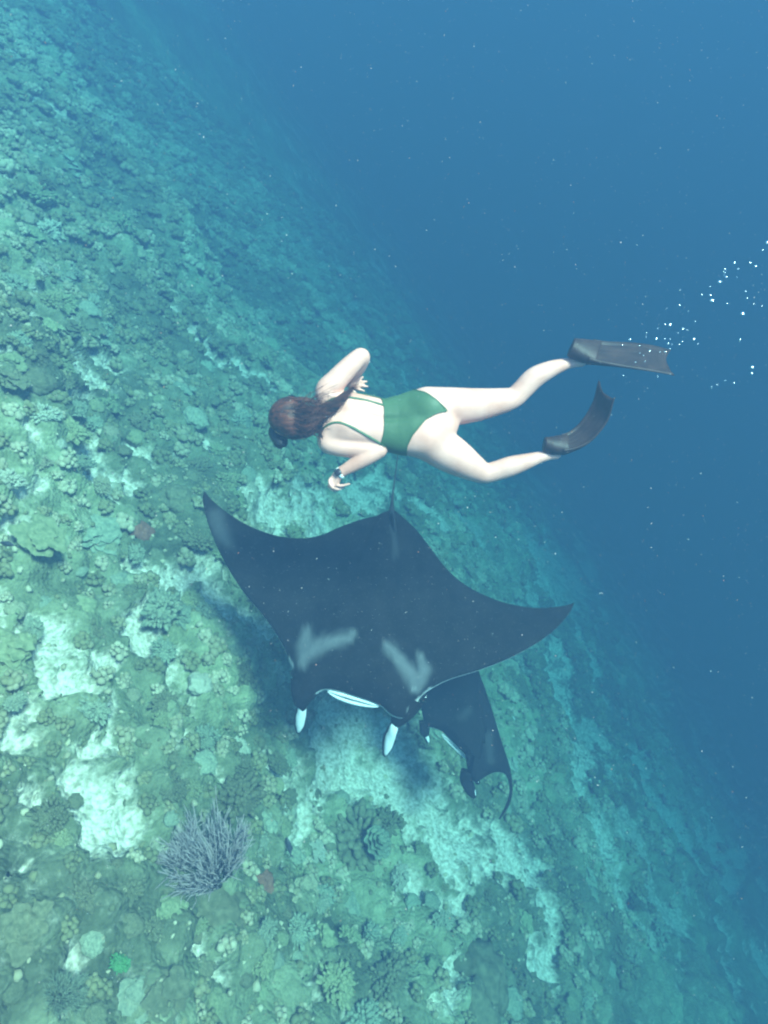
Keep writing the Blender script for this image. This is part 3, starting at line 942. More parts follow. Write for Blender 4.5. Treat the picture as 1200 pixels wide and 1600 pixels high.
# scattered heads: those that show largest are things of their own
ZONES = [
    (lambda x, y: y < 560, "high on the far slope beyond the swimmer"),
    (lambda x, y: x < 330 and y < 960, "uphill beside the manta's raised wing"),
    (lambda x, y: x < 330 and y < 1290, "among broken sand beside the manta's shadow"),
    (lambda x, y: x < 470, "on the near reef around the lilac thicket"),
    (lambda x, y: y > 1330 and x < 760, "on rubble below the big round dark coral"),
    (lambda x, y: y > 1000, "on the sandy slope below the mantas"),
    (lambda x, y: True, "on the deep slope beyond the manta and swimmer"),
]
KINDS = [("cauliflower", "cauliflower_coral", "{} cauliflower coral"), ("plates", "plate_coral", "layered {} plate coral"), ("mound", "dome_coral", "lumpy {} coral dome")]
COLN = {"olive": "olive", "tan": "tan", "grey": "grey-green", "dark": "dark brown", "pale": "pale"}
cands = []
for _ in range(36000):
    a, b = rng.uniform(-8.2, 9.0), rng.uniform(-6.0, 12.0)
    cands.append((a, b))
cands = np.array(cands)
pg = P0 + cands[:, :1] * E_A + cands[:, 1:] * E_B + h_macro(cands[:, 0], cands[:, 1])[:, None] * NRM
cx, cy_, cd = view_of(pg)
inside = (cd > 2) & (cx > -120) & (cx < 1300) & (cy_ > -60) & (cy_ < 1720) & (cd < 22)
cands, cx, cy_, cd = cands[inside], cx[inside], cy_[inside], cd[inside]
cs = sand_at(cands[:, 0], cands[:, 1])
cells = {}
small_V, small_F, small_T, sn_ = [], [], [], 0
placed_list = []
for (a, b), x, y, d, s_ in zip(cands, cx, cy_, cd, cs):
    if s_ > 0.22 or (a > 2.6 and rng.random() < 0.65):  # deep corals thinned so the slope paled in place of haze shows
        continue
    size = float(np.clip(rng.lognormal(-2.45, 0.45), 0.045, 0.26))
    if not (0 < x < 1200 and 0 < y < 1600):
        size = min(size, 0.07)
    key = (int(a // 0.35), int(b // 0.35))
    bad = False
    for ka in (-1, 0, 1):
        for kb in (-1, 0, 1):
            for (a2, b2, s2) in cells.get((key[0] + ka, key[1] + kb), ()):
                if math.hypot(a - a2, b - b2) < 0.62 * (size + s2):
                    bad = True
    for (a2, b2, s2) in taken:
        if math.hypot(a - a2, b - b2) < 0.7 * s2 + 0.55 * size:
            bad = True
    if bad:
        continue
    cells.setdefault(key, []).append((a, b, size))
    placed_list.append((a, b, size, x, y, d))
gp = ground([q[0] for q in placed_list], [q[1] for q in placed_list])
shown = []
for q, g in zip(placed_list, gp):
    a, b, size, x, y, d = q
    px_size = size / d * F_PX
    vis = (0 < x < 1200) and (0 < y < 1600)
    shown.append((px_size if vis else 0, q, g))
shown.sort(key=lambda t: -t[0])
count_kind = {}
by_group = {}
n_things = 0
tone = fbm2(np.array([t[1][0] for t in shown]) * 0.8, np.array([t[1][1] for t in shown]) * 0.8, 71, 4) - 0.16 * dark_at(np.array([t[1][0] for t in shown]), np.array([t[1][1] for t in shown]))
for (ps, q, g), tn in zip(shown, tone):
    a, b, size, x, y, d = q
    r = rng.random()
    kd, nm, lb = KINDS[0] if r < 0.5 else KINDS[1] if r < 0.68 else KINDS[2]
    r = rng.random() + (0.5 - tn) * 1.6
    mt = "pale" if r < -0.02 else "tan" if r < 0.22 else "grey" if r < 0.52 else "olive" if r < 0.86 else "dark"
    yaw = rng.random() * 6.283
    sq = 0.55 + 0.4 * rng.random()
    if ps > 0 and count_kind.get(nm, 0) < 150 and n_things < 300:
        count_kind[nm] = count_kind.get(nm, 0) + 1
        n_things += 1
        i = int(rng.integers(len(PROTO[kd])))
        zone = next(z for fn, z in ZONES if fn(x, y))
        o = link(nm, coral_mesh(kd, i, mt))
        o.matrix_world = frame_at(g - NRM * size * 0.12, yaw, size * (0.62 if kd == 'mound' else 1.0), sq)
        tag(o, None, "coral", lb.format(COLN[mt]) + "s " + zone)
        by_group.setdefault((lb.format(COLN[mt]), zone), []).append((y, o))
    else:
        # the smaller ones join the rubble
        g2 = np.random.default_rng(int(rng.integers(1 << 30)))
        M4 = np.array(frame_at(g - NRM * size * 0.15, yaw, size, sq))
        nb = 9 + int(size * 60)
        iv, jf = ICO1
        for k in range(nb):
            z = 1 - (k + 0.5) / nb
            ph = k * 2.39996
            rr = math.sqrt(max(0, 1 - z * z))
            c = np.array((rr * math.cos(ph), rr * math.sin(ph), z * 0.8)) * (0.55 + 0.4 * g2.random())
            w = iv * (0.26 + 0.22 * g2.random()) * (1 + 0.25 * g2.normal(0, 1, (len(iv), 1)) * 0.6) + c
            small_V.append(w @ M4[:3, :3].T + M4[:3, 3]); small_F.append(jf + sn_); sn_ += len(iv)
            small_T.append(np.full(len(iv), 0.7 * (1 - np.clip(r, 0, 1)) + 0.3 * g2.random()))
ORD = "topmost second third fourth fifth sixth seventh eighth ninth tenth eleventh twelfth thirteenth fourteenth fifteenth sixteenth seventeenth eighteenth nineteenth twentieth".split()
for (base_, zone), lst in by_group.items():
    lst.sort(key=lambda t: t[0])
    for k, (_, o) in enumerate(lst):
        where = "" if len(lst) == 1 else ("topmost " if k == 0 else "lowest " if k == len(lst) - 1 else ORD[min(k, 19)] + " from top, ")
        o["label"] = where + base_ + " " + zone
print("coral things", n_things, count_kind, "joined", len(shown) - n_things)
# broken coral and stones strewn over the slope
nst = 22000
sa, sb = rng.uniform(-8.2, 7.0, nst), rng.uniform(-5.5, 10.0, nst)
ssand = sand_at(sa, sb)
keep = rng.random(nst) > ssand * 0.70
sa, sb = sa[keep], sb[keep]
sp_ = ground(sa, sb)
sx, sy, sd = view_of(sp_)
ok = (sx > -60) & (sx < 1260) & (sy > -40) & (sy < 1660) & (sd > 1) & (sd < 14)
iv, jf = ICO1
for p in sp_[ok]:
    k = 0.008 + 0.022 * rng.random() ** 2
    sh = np.array((1, 0.5 + 0.8 * rng.random(), 0.4 + 0.5 * rng.random()))
    ang = rng.random() * 6.28
    R = np.array(((math.cos(ang), -math.sin(ang), 0), (math.sin(ang), math.cos(ang), 0), (0, 0, 1)))
    w = (iv * k * sh * (1 + 0.22 * rng.normal(0, 1, (len(iv), 1)))) @ R.T + p
    small_V.append(w); small_F.append(jf + sn_); sn_ += len(iv)
    small_T.append(np.full(len(iv), rng.random()))
me = mesh_from("coral_rubble", np.vstack(small_V), np.vstack(small_F))
attr(me, "tone", np.concatenate(small_T))
m, nt, bs = new_mat("rubble_coral")
ta = N(nt, "ShaderNodeAttribute"); ta.attribute_name = "tone"
rp = N(nt, "ShaderNodeValToRGB")
e = rp.color_ramp.elements
e[0].position = 0.05; e[0].color = (0.12, 0.13, 0.065, 1)
e[1].position = 0.95; e[1].color = (0.42, 0.40, 0.25, 1)
e2 = e.new(0.4); e2.color = (0.20, 0.20, 0.095, 1)
e3 = e.new(0.7); e3.color = (0.33, 0.31, 0.19, 1)
nt.links.new(ta.outputs["Fac"], rp.inputs[0]); nt.links.new(rp.outputs[0], bs.inputs["Base Color"])
bs.inputs["Roughness"].default_value = 0.9; bs.inputs["Specular IOR Level"].default_value = 0.1
o = link("coral_rubble", me, m)
tag(o, "broken coral and small growths strewn over the slope", None, None, "stuff")

# ------------------------------------------------------------------ the swimmer (built in a frame that lies along her back)
D_DIVER = 3.4
PELVIS = None


def C(px, py, dz=0.0):
    dep = D_DIVER - dz
    return np.array(((px - 600) / F_PX * dep, (800 - py) / F_PX * dep, dz))


MM = D_DIVER / F_PX                                   # metres per photo pixel at her distance


def unit(v):
    v = np.asarray(v, float)
    return v / np.linalg.norm(v)


class Field:
    def __init__(self, lo, hi, h):
        self.lo, self.h = np.array(lo, float), h
        self.n = np.ceil((np.array(hi) - self.lo) / h).astype(int) + 1
        self.F = np.full(self.n, 0.5, np.float32)

    def box(self, lo, hi):
        i0 = np.clip(np.floor((np.asarray(lo) - self.lo) / self.h).astype(int), 0, self.n - 1)
        i1 = np.clip(np.ceil((np.asarray(hi) - self.lo) / self.h).astype(int) + 1, 1, self.n)
        ax = [self.lo[k] + self.h * np.arange(i0[k], i1[k]) for k in range(3)]
        X, Y, Z = np.meshgrid(*ax, indexing='ij')
        return tuple(slice(i0[k], i1[k]) for k in range(3)), X, Y, Z

    def join(self, sl, d, k):
        A = self.F[sl]
        if k <= 0:
            self.F[sl] = np.minimum(A, d); return
        h = np.clip(k - np.abs(A - d), 0, None) / k
        self.F[sl] = np.minimum(A, d) - h * h * k * 0.25

    def cone(self, a, ra, b, rb, k=0.02):
        a, b = np.asarray(a), np.asarray(b)
        r = max(ra, rb) + k + 0.03
        sl, X, Y, Z = self.box(np.minimum(a, b) - r, np.maximum(a, b) + r)
        e = b - a; L = e @ e + 1e-12
        t = np.clip(((X - a[0]) * e[0] + (Y - a[1]) * e[1] + (Z - a[2]) * e[2]) / L, 0, 1)
        d = np.sqrt((X - a[0] - t * e[0]) ** 2 + (Y - a[1] - t * e[1]) ** 2 + (Z - a[2] - t * e[2]) ** 2) - (ra + (rb - ra) * t)
        self.join(sl, d, k)

    def chain(self, pts, k=0.02):
        P = catmull([np.append(p[0], p[1]) for p in pts], (len(pts) - 1) * 5 + 1)
        sub = Field.__new__(Field)
        sub.lo, sub.h, sub.n = self.lo, self.h, self.n
        sub.F = np.full(self.n, 0.5, np.float32)
        for p, q in zip(P[:-1], P[1:]):
            sub.cone(p[:3], p[3], q[:3], q[3], 0)
        r = P[:, 3].max() + k + 0.03
        sl = self.box(P[:, :3].min(0) - r, P[:, :3].max(0) + r)[0]
        self.join(sl, sub.F[sl], k)

    def ellipsoid(self, c, axes, radii, k=0.02, cut=None):
        R = max(radii) + k + 0.03
        c = np.asarray(c)
        sl, X, Y, Z = self.box(c - R, c + R)
        P = np.stack([X - c[0], Y - c[1], Z - c[2]], -1)
        q = np.stack([P @ unit(ax) / r for ax, r in zip(axes, radii)], -1)
        n = np.sqrt((q ** 2).sum(-1)) + 1e-9
        g = np.sqrt(((q / np.array(radii)) ** 2).sum(-1)) + 1e-9
        d = n * (n - 1) / g
        if cut is not None:
            d = np.maximum(d, cut(X, Y, Z))
        self.join(sl, d, k)

    def mesh(self):
        F = self.F
        ins = F < 0
        n = np.array(F.shape)
        c = [slice(0, -1), slice(1, None)]
        cnt = np.zeros(n - 1, np.int16)
        for i in (0, 1):
            for j in (0, 1):
                for k in (0, 1):
                    cnt += ins[c[i], c[j], c[k]]
        act = (cnt > 0) & (cnt < 8)
        ii = np.argwhere(act)
        vid = np.full(n - 1, -1, np.int64); vid[act] = np.arange(len(ii))
        acc = np.zeros((len(ii), 3)); m = np.zeros(len(ii))
        corner = [(i, j, k) for i in (0, 1) for j in (0, 1) for k in (0, 1)]
        for p in corner:
            for ax in range(3):
                if p[ax] == 0:
                    q = list(p); q[ax] = 1
                    f0 = F[ii[:, 0] + p[0], ii[:, 1] + p[1], ii[:, 2] + p[2]]
                    f1 = F[ii[:, 0] + q[0], ii[:, 1] + q[1], ii[:, 2] + q[2]]
                    x = (f0 < 0) != (f1 < 0)
                    t = np.where(x, f0 / np.where(x, f0 - f1, 1), 0)
                    w = np.array(p, float)[None, :].repeat(len(ii), 0)
                    w[:, ax] += t
                    acc[x] += w[x]; m[x] += 1
        V = self.lo + self.h * (ii + acc / m[:, None])
        faces = []
        for ax in range(3):
            a1, a2 = [(1, 2), (2, 0), (0, 1)][ax]
            s0 = [slice(None)] * 3; s1 = [slice(None)] * 3
            s0[ax] = slice(0, -1); s1[ax] = slice(1, None)
            for s in (s0, s1):
                s[a1] = slice(1, -1); s[a2] = slice(1, -1)
            A, B = ins[tuple(s0)], ins[tuple(s1)]
            ch = np.argwhere(A != B)
            base = ch.copy(); base[:, a1] += 1; base[:, a2] += 1
            flip = B[tuple(ch.T)]
            def cell(d1, d2):
                q = base.copy(); q[:, a1] += d1; q[:, a2] += d2
                return vid[tuple(q.T)]
            quad = np.stack([cell(-1, -1), cell(0, -1), cell(0, 0), cell(-1, 0)], -1)
            quad[flip] = quad[flip][:, ::-1]
            faces.append(quad)
        return V, np.vstack(faces)

    def smooth_sample(self, P):
        q = (P - self.lo) / self.h
        i = np.clip(np.floor(q).astype(int), 0, self.n - 2); u = q - i
        r = 0
        for a in (0, 1):
            for b in (0, 1):
                for c in (0, 1):
                    r = r + self.F[i[:, 0] + a, i[:, 1] + b, i[:, 2] + c] * (u[:, 0] if a else 1 - u[:, 0]) * (u[:, 1] if b else 1 - u[:, 1]) * (u[:, 2] if c else 1 - u[:, 2])
        return r


def relax(V, faces, it=2, w=0.5):
    e = np.vstack([faces[:, [0, 1]], faces[:, [1, 2]], faces[:, [2, 3]], faces[:, [3, 0]]])
    for _ in range(it):
        s = np.zeros_like(V); c = np.zeros(len(V))
        np.add.at(s, e[:, 0], V[e[:, 1]]); np.add.at(c, e[:, 0], 1)
        np.add.at(s, e[:, 1], V[e[:, 0]]); np.add.at(c, e[:, 1], 1)
        V = V * (1 - w) + w * s / np.maximum(c, 1)[:, None]
    return V


ROLL = math.radians(12)
AX_L = np.array((1.0, 0, 0)); AX_W = np.array((0, math.cos(ROLL), -math.sin(ROLL))); AX_D = np.array((0, math.sin(ROLL), math.cos(ROLL)))
PELVIS = C(680, 660, 0.0)

# trunk: sections along the spine  (x, centre y, half width px, half depth m, lift m)
TRUNK = [(498, 654, 20, 0.045, -0.005), (508, 653, 36, 0.066, 0.0), (522, 653, 43, 0.086, 0.0), (545, 655, 43, 0.100, 0.0), (575, 659, 41, 0.098, 0.0), (600, 664, 40, 0.090, 0.002),
         (622, 664, 46, 0.094, 0.002), (645, 662, 52, 0.106, 0.004), (668, 661, 53, 0.112, 0.004), (690, 657, 46, 0.104, 0.0), (708, 655, 30, 0.075, -0.01), (716, 654, 16, 0.04, -0.01)]
TR = np.array(TRUNK, float)


def trunk_sdf(X, Y, Z):
    px = 600 + X / MM
    w = np.interp(px, TR[:, 0], TR[:, 2]) * MM
    d = np.interp(px, TR[:, 0], TR[:, 3])
    cy = (800 - np.interp(px, TR[:, 0], TR[:, 1])) * MM
    cz = np.interp(px, TR[:, 0], TR[:, 4])
    y, z = Y - cy, Z - cz
    u = y * AX_W[1] + z * AX_W[2]; v = y * AX_D[1] + z * AX_D[2]
    # a flattened section: a touch squarer than an ellipse
    n = (np.abs(u / w) ** 2.3 + np.abs(v / d) ** 2.3) ** (1 / 2.3)
    f = (n - 1) * np.minimum(w, d) * 0.95
    ends = np.maximum((TR[0, 0] - px) * MM, (px - TR[-1, 0]) * MM)
    groove = 0.012 * np.exp(-(u / 0.018) ** 2) * (v > 0) * np.exp(-((px - 585) / 60) ** 2)
    blades = -0.011 * np.exp(-((np.abs(u) - 0.065) / 0.03) ** 2 - ((px - 535) / 16) ** 2) * (v > 0)
    return np.maximum(f + groove + blades, ends)


def build_person():
    lo, hi = C(405, 775, 0) + np.array((0, -0.03, -0.36)), C(930, 535, 0) + np.array((0, 0.03, 0.22))
    H = 0.0062
    T = Field(lo, hi, H)
    sl, X, Y, Z = T.box(C(485, 740, 0) - 0.2, C(730, 580, 0) + 0.2)
    T.join(sl, trunk_sdf(X, Y, Z), 0)
    for c, r in (((672, 638), 0.088), ((668, 684), 0.090)):
        T.ellipsoid(C(c[0], c[1], 0.030), (AX_L, AX_W, AX_D), (0.105, r, 0.092), 0.03)
    # legs
    legR = [((668, 634, -0.01), .094), ((705, 635, -.015), .096), ((740, 633, -.03), .086), ((775, 628, -.05), .070), ((801, 622, -.065), .056), ((815, 610, -.062), .054),
            ((834, 591, -.05), .055), ((858, 578, -.045), .045), ((880, 570, -.045), .032), ((897, 566, -.045), .027), ((908, 564, -.045), .030)]
    legL = [((662, 686, 0.0), .096), ((692, 702, -.01), .100), ((715, 716, -.03), .090), ((738, 730, -.055), .070), ((757, 739, -.075), .054), ((775, 736, -.075), .052),
            ((797, 729, -.065), .053), ((820, 722, -.06), .043), ((842, 715, -.06), .031), ((858, 711, -.06), .027), ((868, 709, -.06), .030)]
    for lg in (legR, legL):
        T.chain([(C(*p), r) for p, r in lg], 0.018)
    # feet (inside the fins)
    T.chain([(C(905, 557, -.035), .030), (C(925, 554, -.015), .024), (C(942, 555, -.01), .016)], 0.01)
    T.chain([(C(862, 702, -.05), .030), (C(874, 698, -.045), .022), (C(884, 695, -.045), .012)], 0.01)
    # neck, head
    T.chain([(C(510, 653, .0), .062), (C(490, 656, .005), .052), (C(470, 657, .0), .055)], 0.03)
    fdir = unit((-.55, -.72, -.42))
    hdir = np.array((-.62, .25, .74)); hdir = unit(hdir - fdir * (hdir @ fdir))
    ldir = np.cross(hdir, fdir)
    hc = C(455, 655, 0.0)
    T.ellipsoid(hc + hdir * 0.015, (fdir, hdir, ldir), (0.098, 0.094, 0.078), 0.02)
    T.ellipsoid(hc + fdir * 0.040 - hdir * 0.045, (fdir, hdir, ldir), (0.062, 0.075, 0.058), 0.03)
    T.ellipsoid(hc + fdir * 0.075 - hdir * 0.100, (fdir, hdir, ldir), (0.022, 0.02, 0.026), 0.02)      # chin
    T.cone(hc + fdir * 0.096 + hdir * 0.005, .010, hc + fdir * 0.118 - hdir * 0.030, .014, 0.012)       # nose
    T.cone(hc + fdir * 0.096 - hdir * 0.062 - ldir * .018, .008, hc + fdir * 0.096 - hdir * 0.062 + ldir * .018, .008, 0.008)
    for s in (-1, 1):
        T.ellipsoid(hc + ldir * s * 0.080 - hdir * 0.015 - fdir * 0.005, (fdir, hdir, ldir), (0.018, 0.030, 0.010), 0.006)
    # arms, joined to the trunk only at the shoulder
    A1 = Field(lo, hi, H)
    A1.chain([(C(517, 632, .005), .062), (C(511, 611, .012), .060), (C(524, 596, .02), .057), (C(543, 576, .025), .052), (C(562, 558, .02), .044), (C(565, 561, .0), .042),
              (C(558, 574, -.045), .044), (C(550, 587, -.085), .036), (C(545, 597, -.115), .027)], 0.022)
    A1.chain([(C(545, 597, -.115), .025), (C(551, 600, -.118), .028), (C(556, 601, -.12), .025)], 0.012)
    for (b0, m0, t0, r) in (((558, 595, -.115), (563, 592, -.112), (567, 589, -.118), .0088), ((560, 599, -.116), (567, 597, -.112), (573, 596, -.12), .0092),
                            ((560, 603, -.118), (567, 603, -.114), (574, 604, -.124), .0092), ((557, 607, -.12), (563, 609, -.118), (569, 611, -.126), .0085),
                            ((549, 606, -.11), (552, 612, -.10), (557, 615, -.098), .0095)):
        A1.chain([(C(555, 601, -.118), .012), (C(*b0), r), (C(*m0), r * .95), (C(*t0), r * .8)], 0.004)
    A2 = Field(lo, hi, H)
    A2.chain([(C(520, 676, .01), .064), (C(514, 690, .012), .058), (C(530, 697, .02), .052), (C(556, 701, .028), .047), (C(588, 703, .03), .043), (C(590, 705, .032), .041),
              (C(572, 715, .03), .043), (C(550, 728, .02), .035), (C(532, 738, .01), .026)], 0.022)
    A2.chain([(C(532, 738, .01), .025), (C(526, 745, .0), .027), (C(522, 753, -.01), .027)], 0.012)
    for (b0, m0, t0, e0, r) in (((525, 758, -.005), (532, 759, .0), (539, 758, .004), (546, 756, .008), .0085), ((520, 761, -.01), (526, 764, -.015), (533, 763, -.02), (538, 760, -.02), .009),
                                ((516, 759, -.02), (519, 765, -.03), (525, 766, -.04), (530, 763, -.045), .009), ((514, 756, -.03), (515, 762, -.04), (520, 764, -.05), (525, 762, -.055), .008),
                                ((517, 748, .01), (515, 754, .016), (518, 760, .016), (522, 763, .012), .0095)):
        A2.chain([(C(522, 753, -.01), .014), (C(*b0), r), (C(*m0), r), (C(*t0), r * .95), (C(*e0), r * .75)], 0.005)
    full = Field(lo, hi, H)
    full.F = T.F.copy()
    whole = (slice(None),) * 3
    full.join(whole, A1.F, 0.014)
    full.join(whole, A2.F, 0.014)
    V, Q = full.mesh()
    V = relax(V, Q, 2, 0.4)
    me = mesh_from("person", V - PELVIS, Q)
    skin = bpy.data.materials.new("skin"); skin.use_nodes = True
    nt = skin.node_tree; b = nt.nodes["Principled BSDF"]
    tc = N(nt, "ShaderNodeTexCoord"); no = N(nt, "ShaderNodeTexNoise"); no.inputs["Scale"].default_value = 7; no.inputs["Detail"].default_value = 6
    nt.links.new(tc.outputs["Object"], no.inputs["Vector"])
    rp = N(nt, "ShaderNodeValToRGB")
    rp.color_ramp.elements[0].position = 0.3; rp.color_ramp.elements[0].color = (0.64, 0.275, 0.20, 1)
    rp.color_ramp.elements[1].position = 0.7; rp.color_ramp.elements[1].color = (0.82, 0.42, 0.335, 1)
    nt.links.new(no.outputs["Fac"], rp.inputs[0]); nt.links.new(rp.outputs[0], b.inputs["Base Color"])
    b.inputs["Roughness"].default_value = 0.55
    b.inputs["Subsurface Weight"].default_value = 0.0
    body = link("person", me, skin)
    M = Matrix(((CAM_R[0], CAM_U[0], CAM_B[0], 0), (CAM_R[1], CAM_U[1], CAM_B[1], 0), (CAM_R[2], CAM_U[2], CAM_B[2], 0), (0, 0, 0, 1)))
    origin_w = CAM_R * PELVIS[0] + CAM_U * PELVIS[1] + CAM_B * (PELVIS[2] - D_DIVER)
    body.matrix_world = Matrix.Translation(Vector(origin_w)) @ M
    tag(body, "swimmer in a green one-piece and black fins gliding face down above the manta", "person")

    def part(name, V, Q, mat, parent=body):
        return link(name, mesh_from(name, np.asarray(V) - PELVIS, Q), mat, parent)

    def mb_part(name, mb, mat, parent=body, smooth=True):
        mb.v = [tuple(np.array(p) - PELVIS) for p in mb.v]
        return mb.build(name, mat, parent, smooth)

    # --- swimsuit: the trunk's skin lifted a few millimetres and cut along its hems
    upper = np.array([(636, 606), (650, 613), (663, 619), (680, 632), (694, 645), (697, 646)], float)
    lower = np.array([(634, 718), (635, 700), (643, 684), (663, 660), (680, 650), (694, 647), (697, 646)], float)

    def cover(P):
        x = 600 + P[:, 0] / MM; y = 800 - P[:, 1] / MM
        cyp = np.interp(x, TR[:, 0], TR[:, 1])
        v = (P[:, 1] - (800 - cyp) * MM) * AX_D[1] + (P[:, 2]) * AX_D[2]
        u = np.abs((P[:, 1] - (800 - cyp) * MM) * AX_W[1] + P[:, 2] * AX_W[2])
        back = sstep(-0.02, 0.05, v)
        top = 530 + back * (601 - 530) - 5.0 * sstep(0.05, 0.13, u) * back
        f1 = x - top
        yu = np.where(x < 636, 560, np.interp(x, upper[:, 0], upper[:, 1]))
        yl = np.where(x < 634, 760, np.interp(x, lower[::1, 0], lower[::1, 1]))
        f2 = (y - yu) * 0.8; f3 = (yl - y) * 0.8
        f4 = (698 - x)
        return np.minimum(np.minimum(f1, f4), np.minimum(f2, f3)) * MM
    TV, TQ = T.mesh()
    TV = relax(TV, TQ, 3, 0.5)
    fc = cover(TV)
    keep = (fc[TQ] > 0).sum(1) >= 2
    Qk = TQ[keep]
    used = np.unique(Qk); remap = np.full(len(TV), -1); remap[used] = np.arange(len(used))
    SV = TV[used].copy(); SQ = remap[Qk]
    ec = {}
    for q in SQ:
        for i in range(4):
            e = tuple(sorted((q[i], q[(i + 1) % 4]))); ec[e] = ec.get(e, 0) + 1
    bd = np.unique([i for e, c in ec.items() if c == 1 for i in e])
    for _ in range(4):
        P = SV[bd]; f0 = cover(P)
        g = np.stack([(cover(P + np.eye(3)[k] * 0.002) - f0) / 0.002 for k in range(3)], 1)
        nn = np.stack([(T.smooth_sample(P + np.eye(3)[k] * 0.004) - T.smooth_sample(P - np.eye(3)[k] * 0.004)) for k in range(3)], 1)
        nn /= np.linalg.norm(nn, axis=1, keepdims=True) + 1e-9
        g -= nn * (g * nn).sum(1, keepdims=True)
        step = -(f0 / np.maximum((g ** 2).sum(1), 0.15))[:, None] * g
        ln = np.linalg.norm(step, axis=1, keepdims=True)
        SV[bd] = P + step * np.minimum(1, 0.006 / (ln + 1e-9))
    nn = np.stack([(T.smooth_sample(SV + np.eye(3)[k] * 0.006) - T.smooth_sample(SV - np.eye(3)[k] * 0.006)) for k in range(3)], 1)
    nn /= np.linalg.norm(nn, axis=1, keepdims=True) + 1e-9
    n0 = len(SV)
    outer = SV + nn * 0.0042; inner = SV - nn * 0.003
    rim = [(e[0], e[1]) for e, c in ec.items() if c == 1]
    rimq = np.array([(a, b, b + n0, a + n0) for a, b in rim])
    suit_mat = mottled("green_swimsuit", (0.048, 0.098, 0.040), (0.064, 0.124, 0.054), 5, 0.55, 0.45, 26, 0, 0.35, 0.006)
    suit = part("swimsuit", np.vstack([outer, inner]), np.vstack([SQ, SQ[:, ::-1] + n0, rimq]), suit_mat)

    hem = MB()
    nb = {}
    for a_, b__ in rim:
        nb.setdefault(a_, []).append(b__); nb.setdefault(b__, []).append(a_)
    seen = set()
    for st_ in list(nb):
        if st_ in seen: continue
        loop = [st_]; seen.add(st_); cur = st_
        while True:
            nx = [k for k in nb[cur] if k not in seen]
            if not nx: break
            cur = nx[0]; seen.add(cur); loop.append(cur)
        if len(loop) > 12:
            P = outer[loop]
            for _ in range(5):
                P = (np.roll(P, 1, 0) + P * 2 + np.roll(P, -1, 0)) / 4
            hem.tube(list(P) + [P[0]], [0.0034] * (len(P) + 1), 6, False, 0.8)
    mb_part("hem", hem, suit_mat, suit)

    def on_skin(x, y, off):
        """the point on her skin that shows at a photo position"""
        z = 0.2
        best = None
        zs = np.linspace(0.2, -0.15, 240)
        P = np.stack([C(x, y, q) for q in zs])
        f = full.smooth_sample(P)
        i = int(np.argmax(f < 0))
        return P[i] + np.array((0, 0, off))
    for pts in ([(503, 636), (511, 628), (524, 622), (545, 621), (570, 625), (603, 634)], [(498, 683), (503, 672), (514, 663), (528, 660), (545, 665), (562, 674), (580, 684), (602, 697)]):
        b_ = MB()
        cc = catmull([on_skin(x, y, 0.002) for x, y in pts], 40)
        b_.tube(cc, [0.0062] * 40, 8, True, 0.45)
        mb_part("strap", b_, suit_mat, suit)

    # --- hair
    HF = Field(C(405, 705, 0) + np.array((0, 0, -0.16)), C(562, 600, 0) + np.array((0, 0, 0.24)), 0.0055)
    HF.ellipsoid(hc + hdir * 0.018 - fdir * 0.008, (fdir, hdir, ldir), (0.108, 0.106, 0.094), 0.0,
                 cut=lambda X, Y, Z: ((X - hc[0]) * fdir[0] + (Y - hc[1]) * fdir[1] + (Z - hc[2]) * fdir[2]) - 0.045 - 0.35 * ((X - hc[0]) * hdir[0] + (Y - hc[1]) * hdir[1] + (Z - hc[2]) * hdir[2]))
    HF.chain([(C(458, 660, .045), .072), (C(476, 657, .055), .056), (C(490, 652, .07), .042)], 0.03)
    HF.chain([(C(462, 668, .035), .060), (C(480, 671, .04), .040), (C(490, 669, .05), .022)], 0.03)
    HF.chain([(C(484, 650, .07), .040), (C(500, 645, .085), .026), (C(516, 636, .096), .015), (C(530, 626, .102), .008), (C(541, 618, .106), .006), (C(546, 613, .106), .003)], 0.02)
    HV, HQ = HF.mesh()
    HV = relax(HV, HQ, 2, 0.4)
    hair_mat, nt, b = new_mat("brown_hair")
    tc = N(nt, "ShaderNodeTexCoord"); no = N(nt, "ShaderNodeTexNoise"); no.inputs["Scale"].default_value = 16; no.inputs["Detail"].default_value = 6
    mp = N(nt, "ShaderNodeMapping"); mp.inputs["Scale"].default_value = (0.7, 3.2, 3.2); mp.inputs["Rotation"].default_value = (0, 0, 0.35)
    nt.links.new(tc.outputs["Object"], mp.inputs[0]); nt.links.new(mp.outputs[0], no.inputs["Vector"])
    rp = N(nt, "ShaderNodeValToRGB")
    rp.color_ramp.elements[0].position = 0.32; rp.color_ramp.elements[0].color = (0.008, 0.004, 0.0035, 1)
    rp.color_ramp.elements[1].position = 0.80; rp.color_ramp.elements[1].color = (0.18, 0.046, 0.022, 1)
    nt.links.new(no.outputs["Fac"], rp.inputs[0]); nt.links.new(rp.outputs[0], b.inputs["Base Color"])
    b.inputs["Roughness"].default_value = 0.55; b.inputs["Specular IOR Level"].default_value = 0.3
    bp = N(nt, "ShaderNodeBump"); bp.inputs["Strength"].default_value = 0.8; bp.inputs["Distance"].default_value = 0.008
    nt.links.new(no.outputs["Fac"], bp.inputs["Height"]); nt.links.new(bp.outputs[0], b.inputs["Normal"])
    hair = part("hair", HV, HQ, hair_mat)
    g = np.random.default_rng(3)
    st = MB()
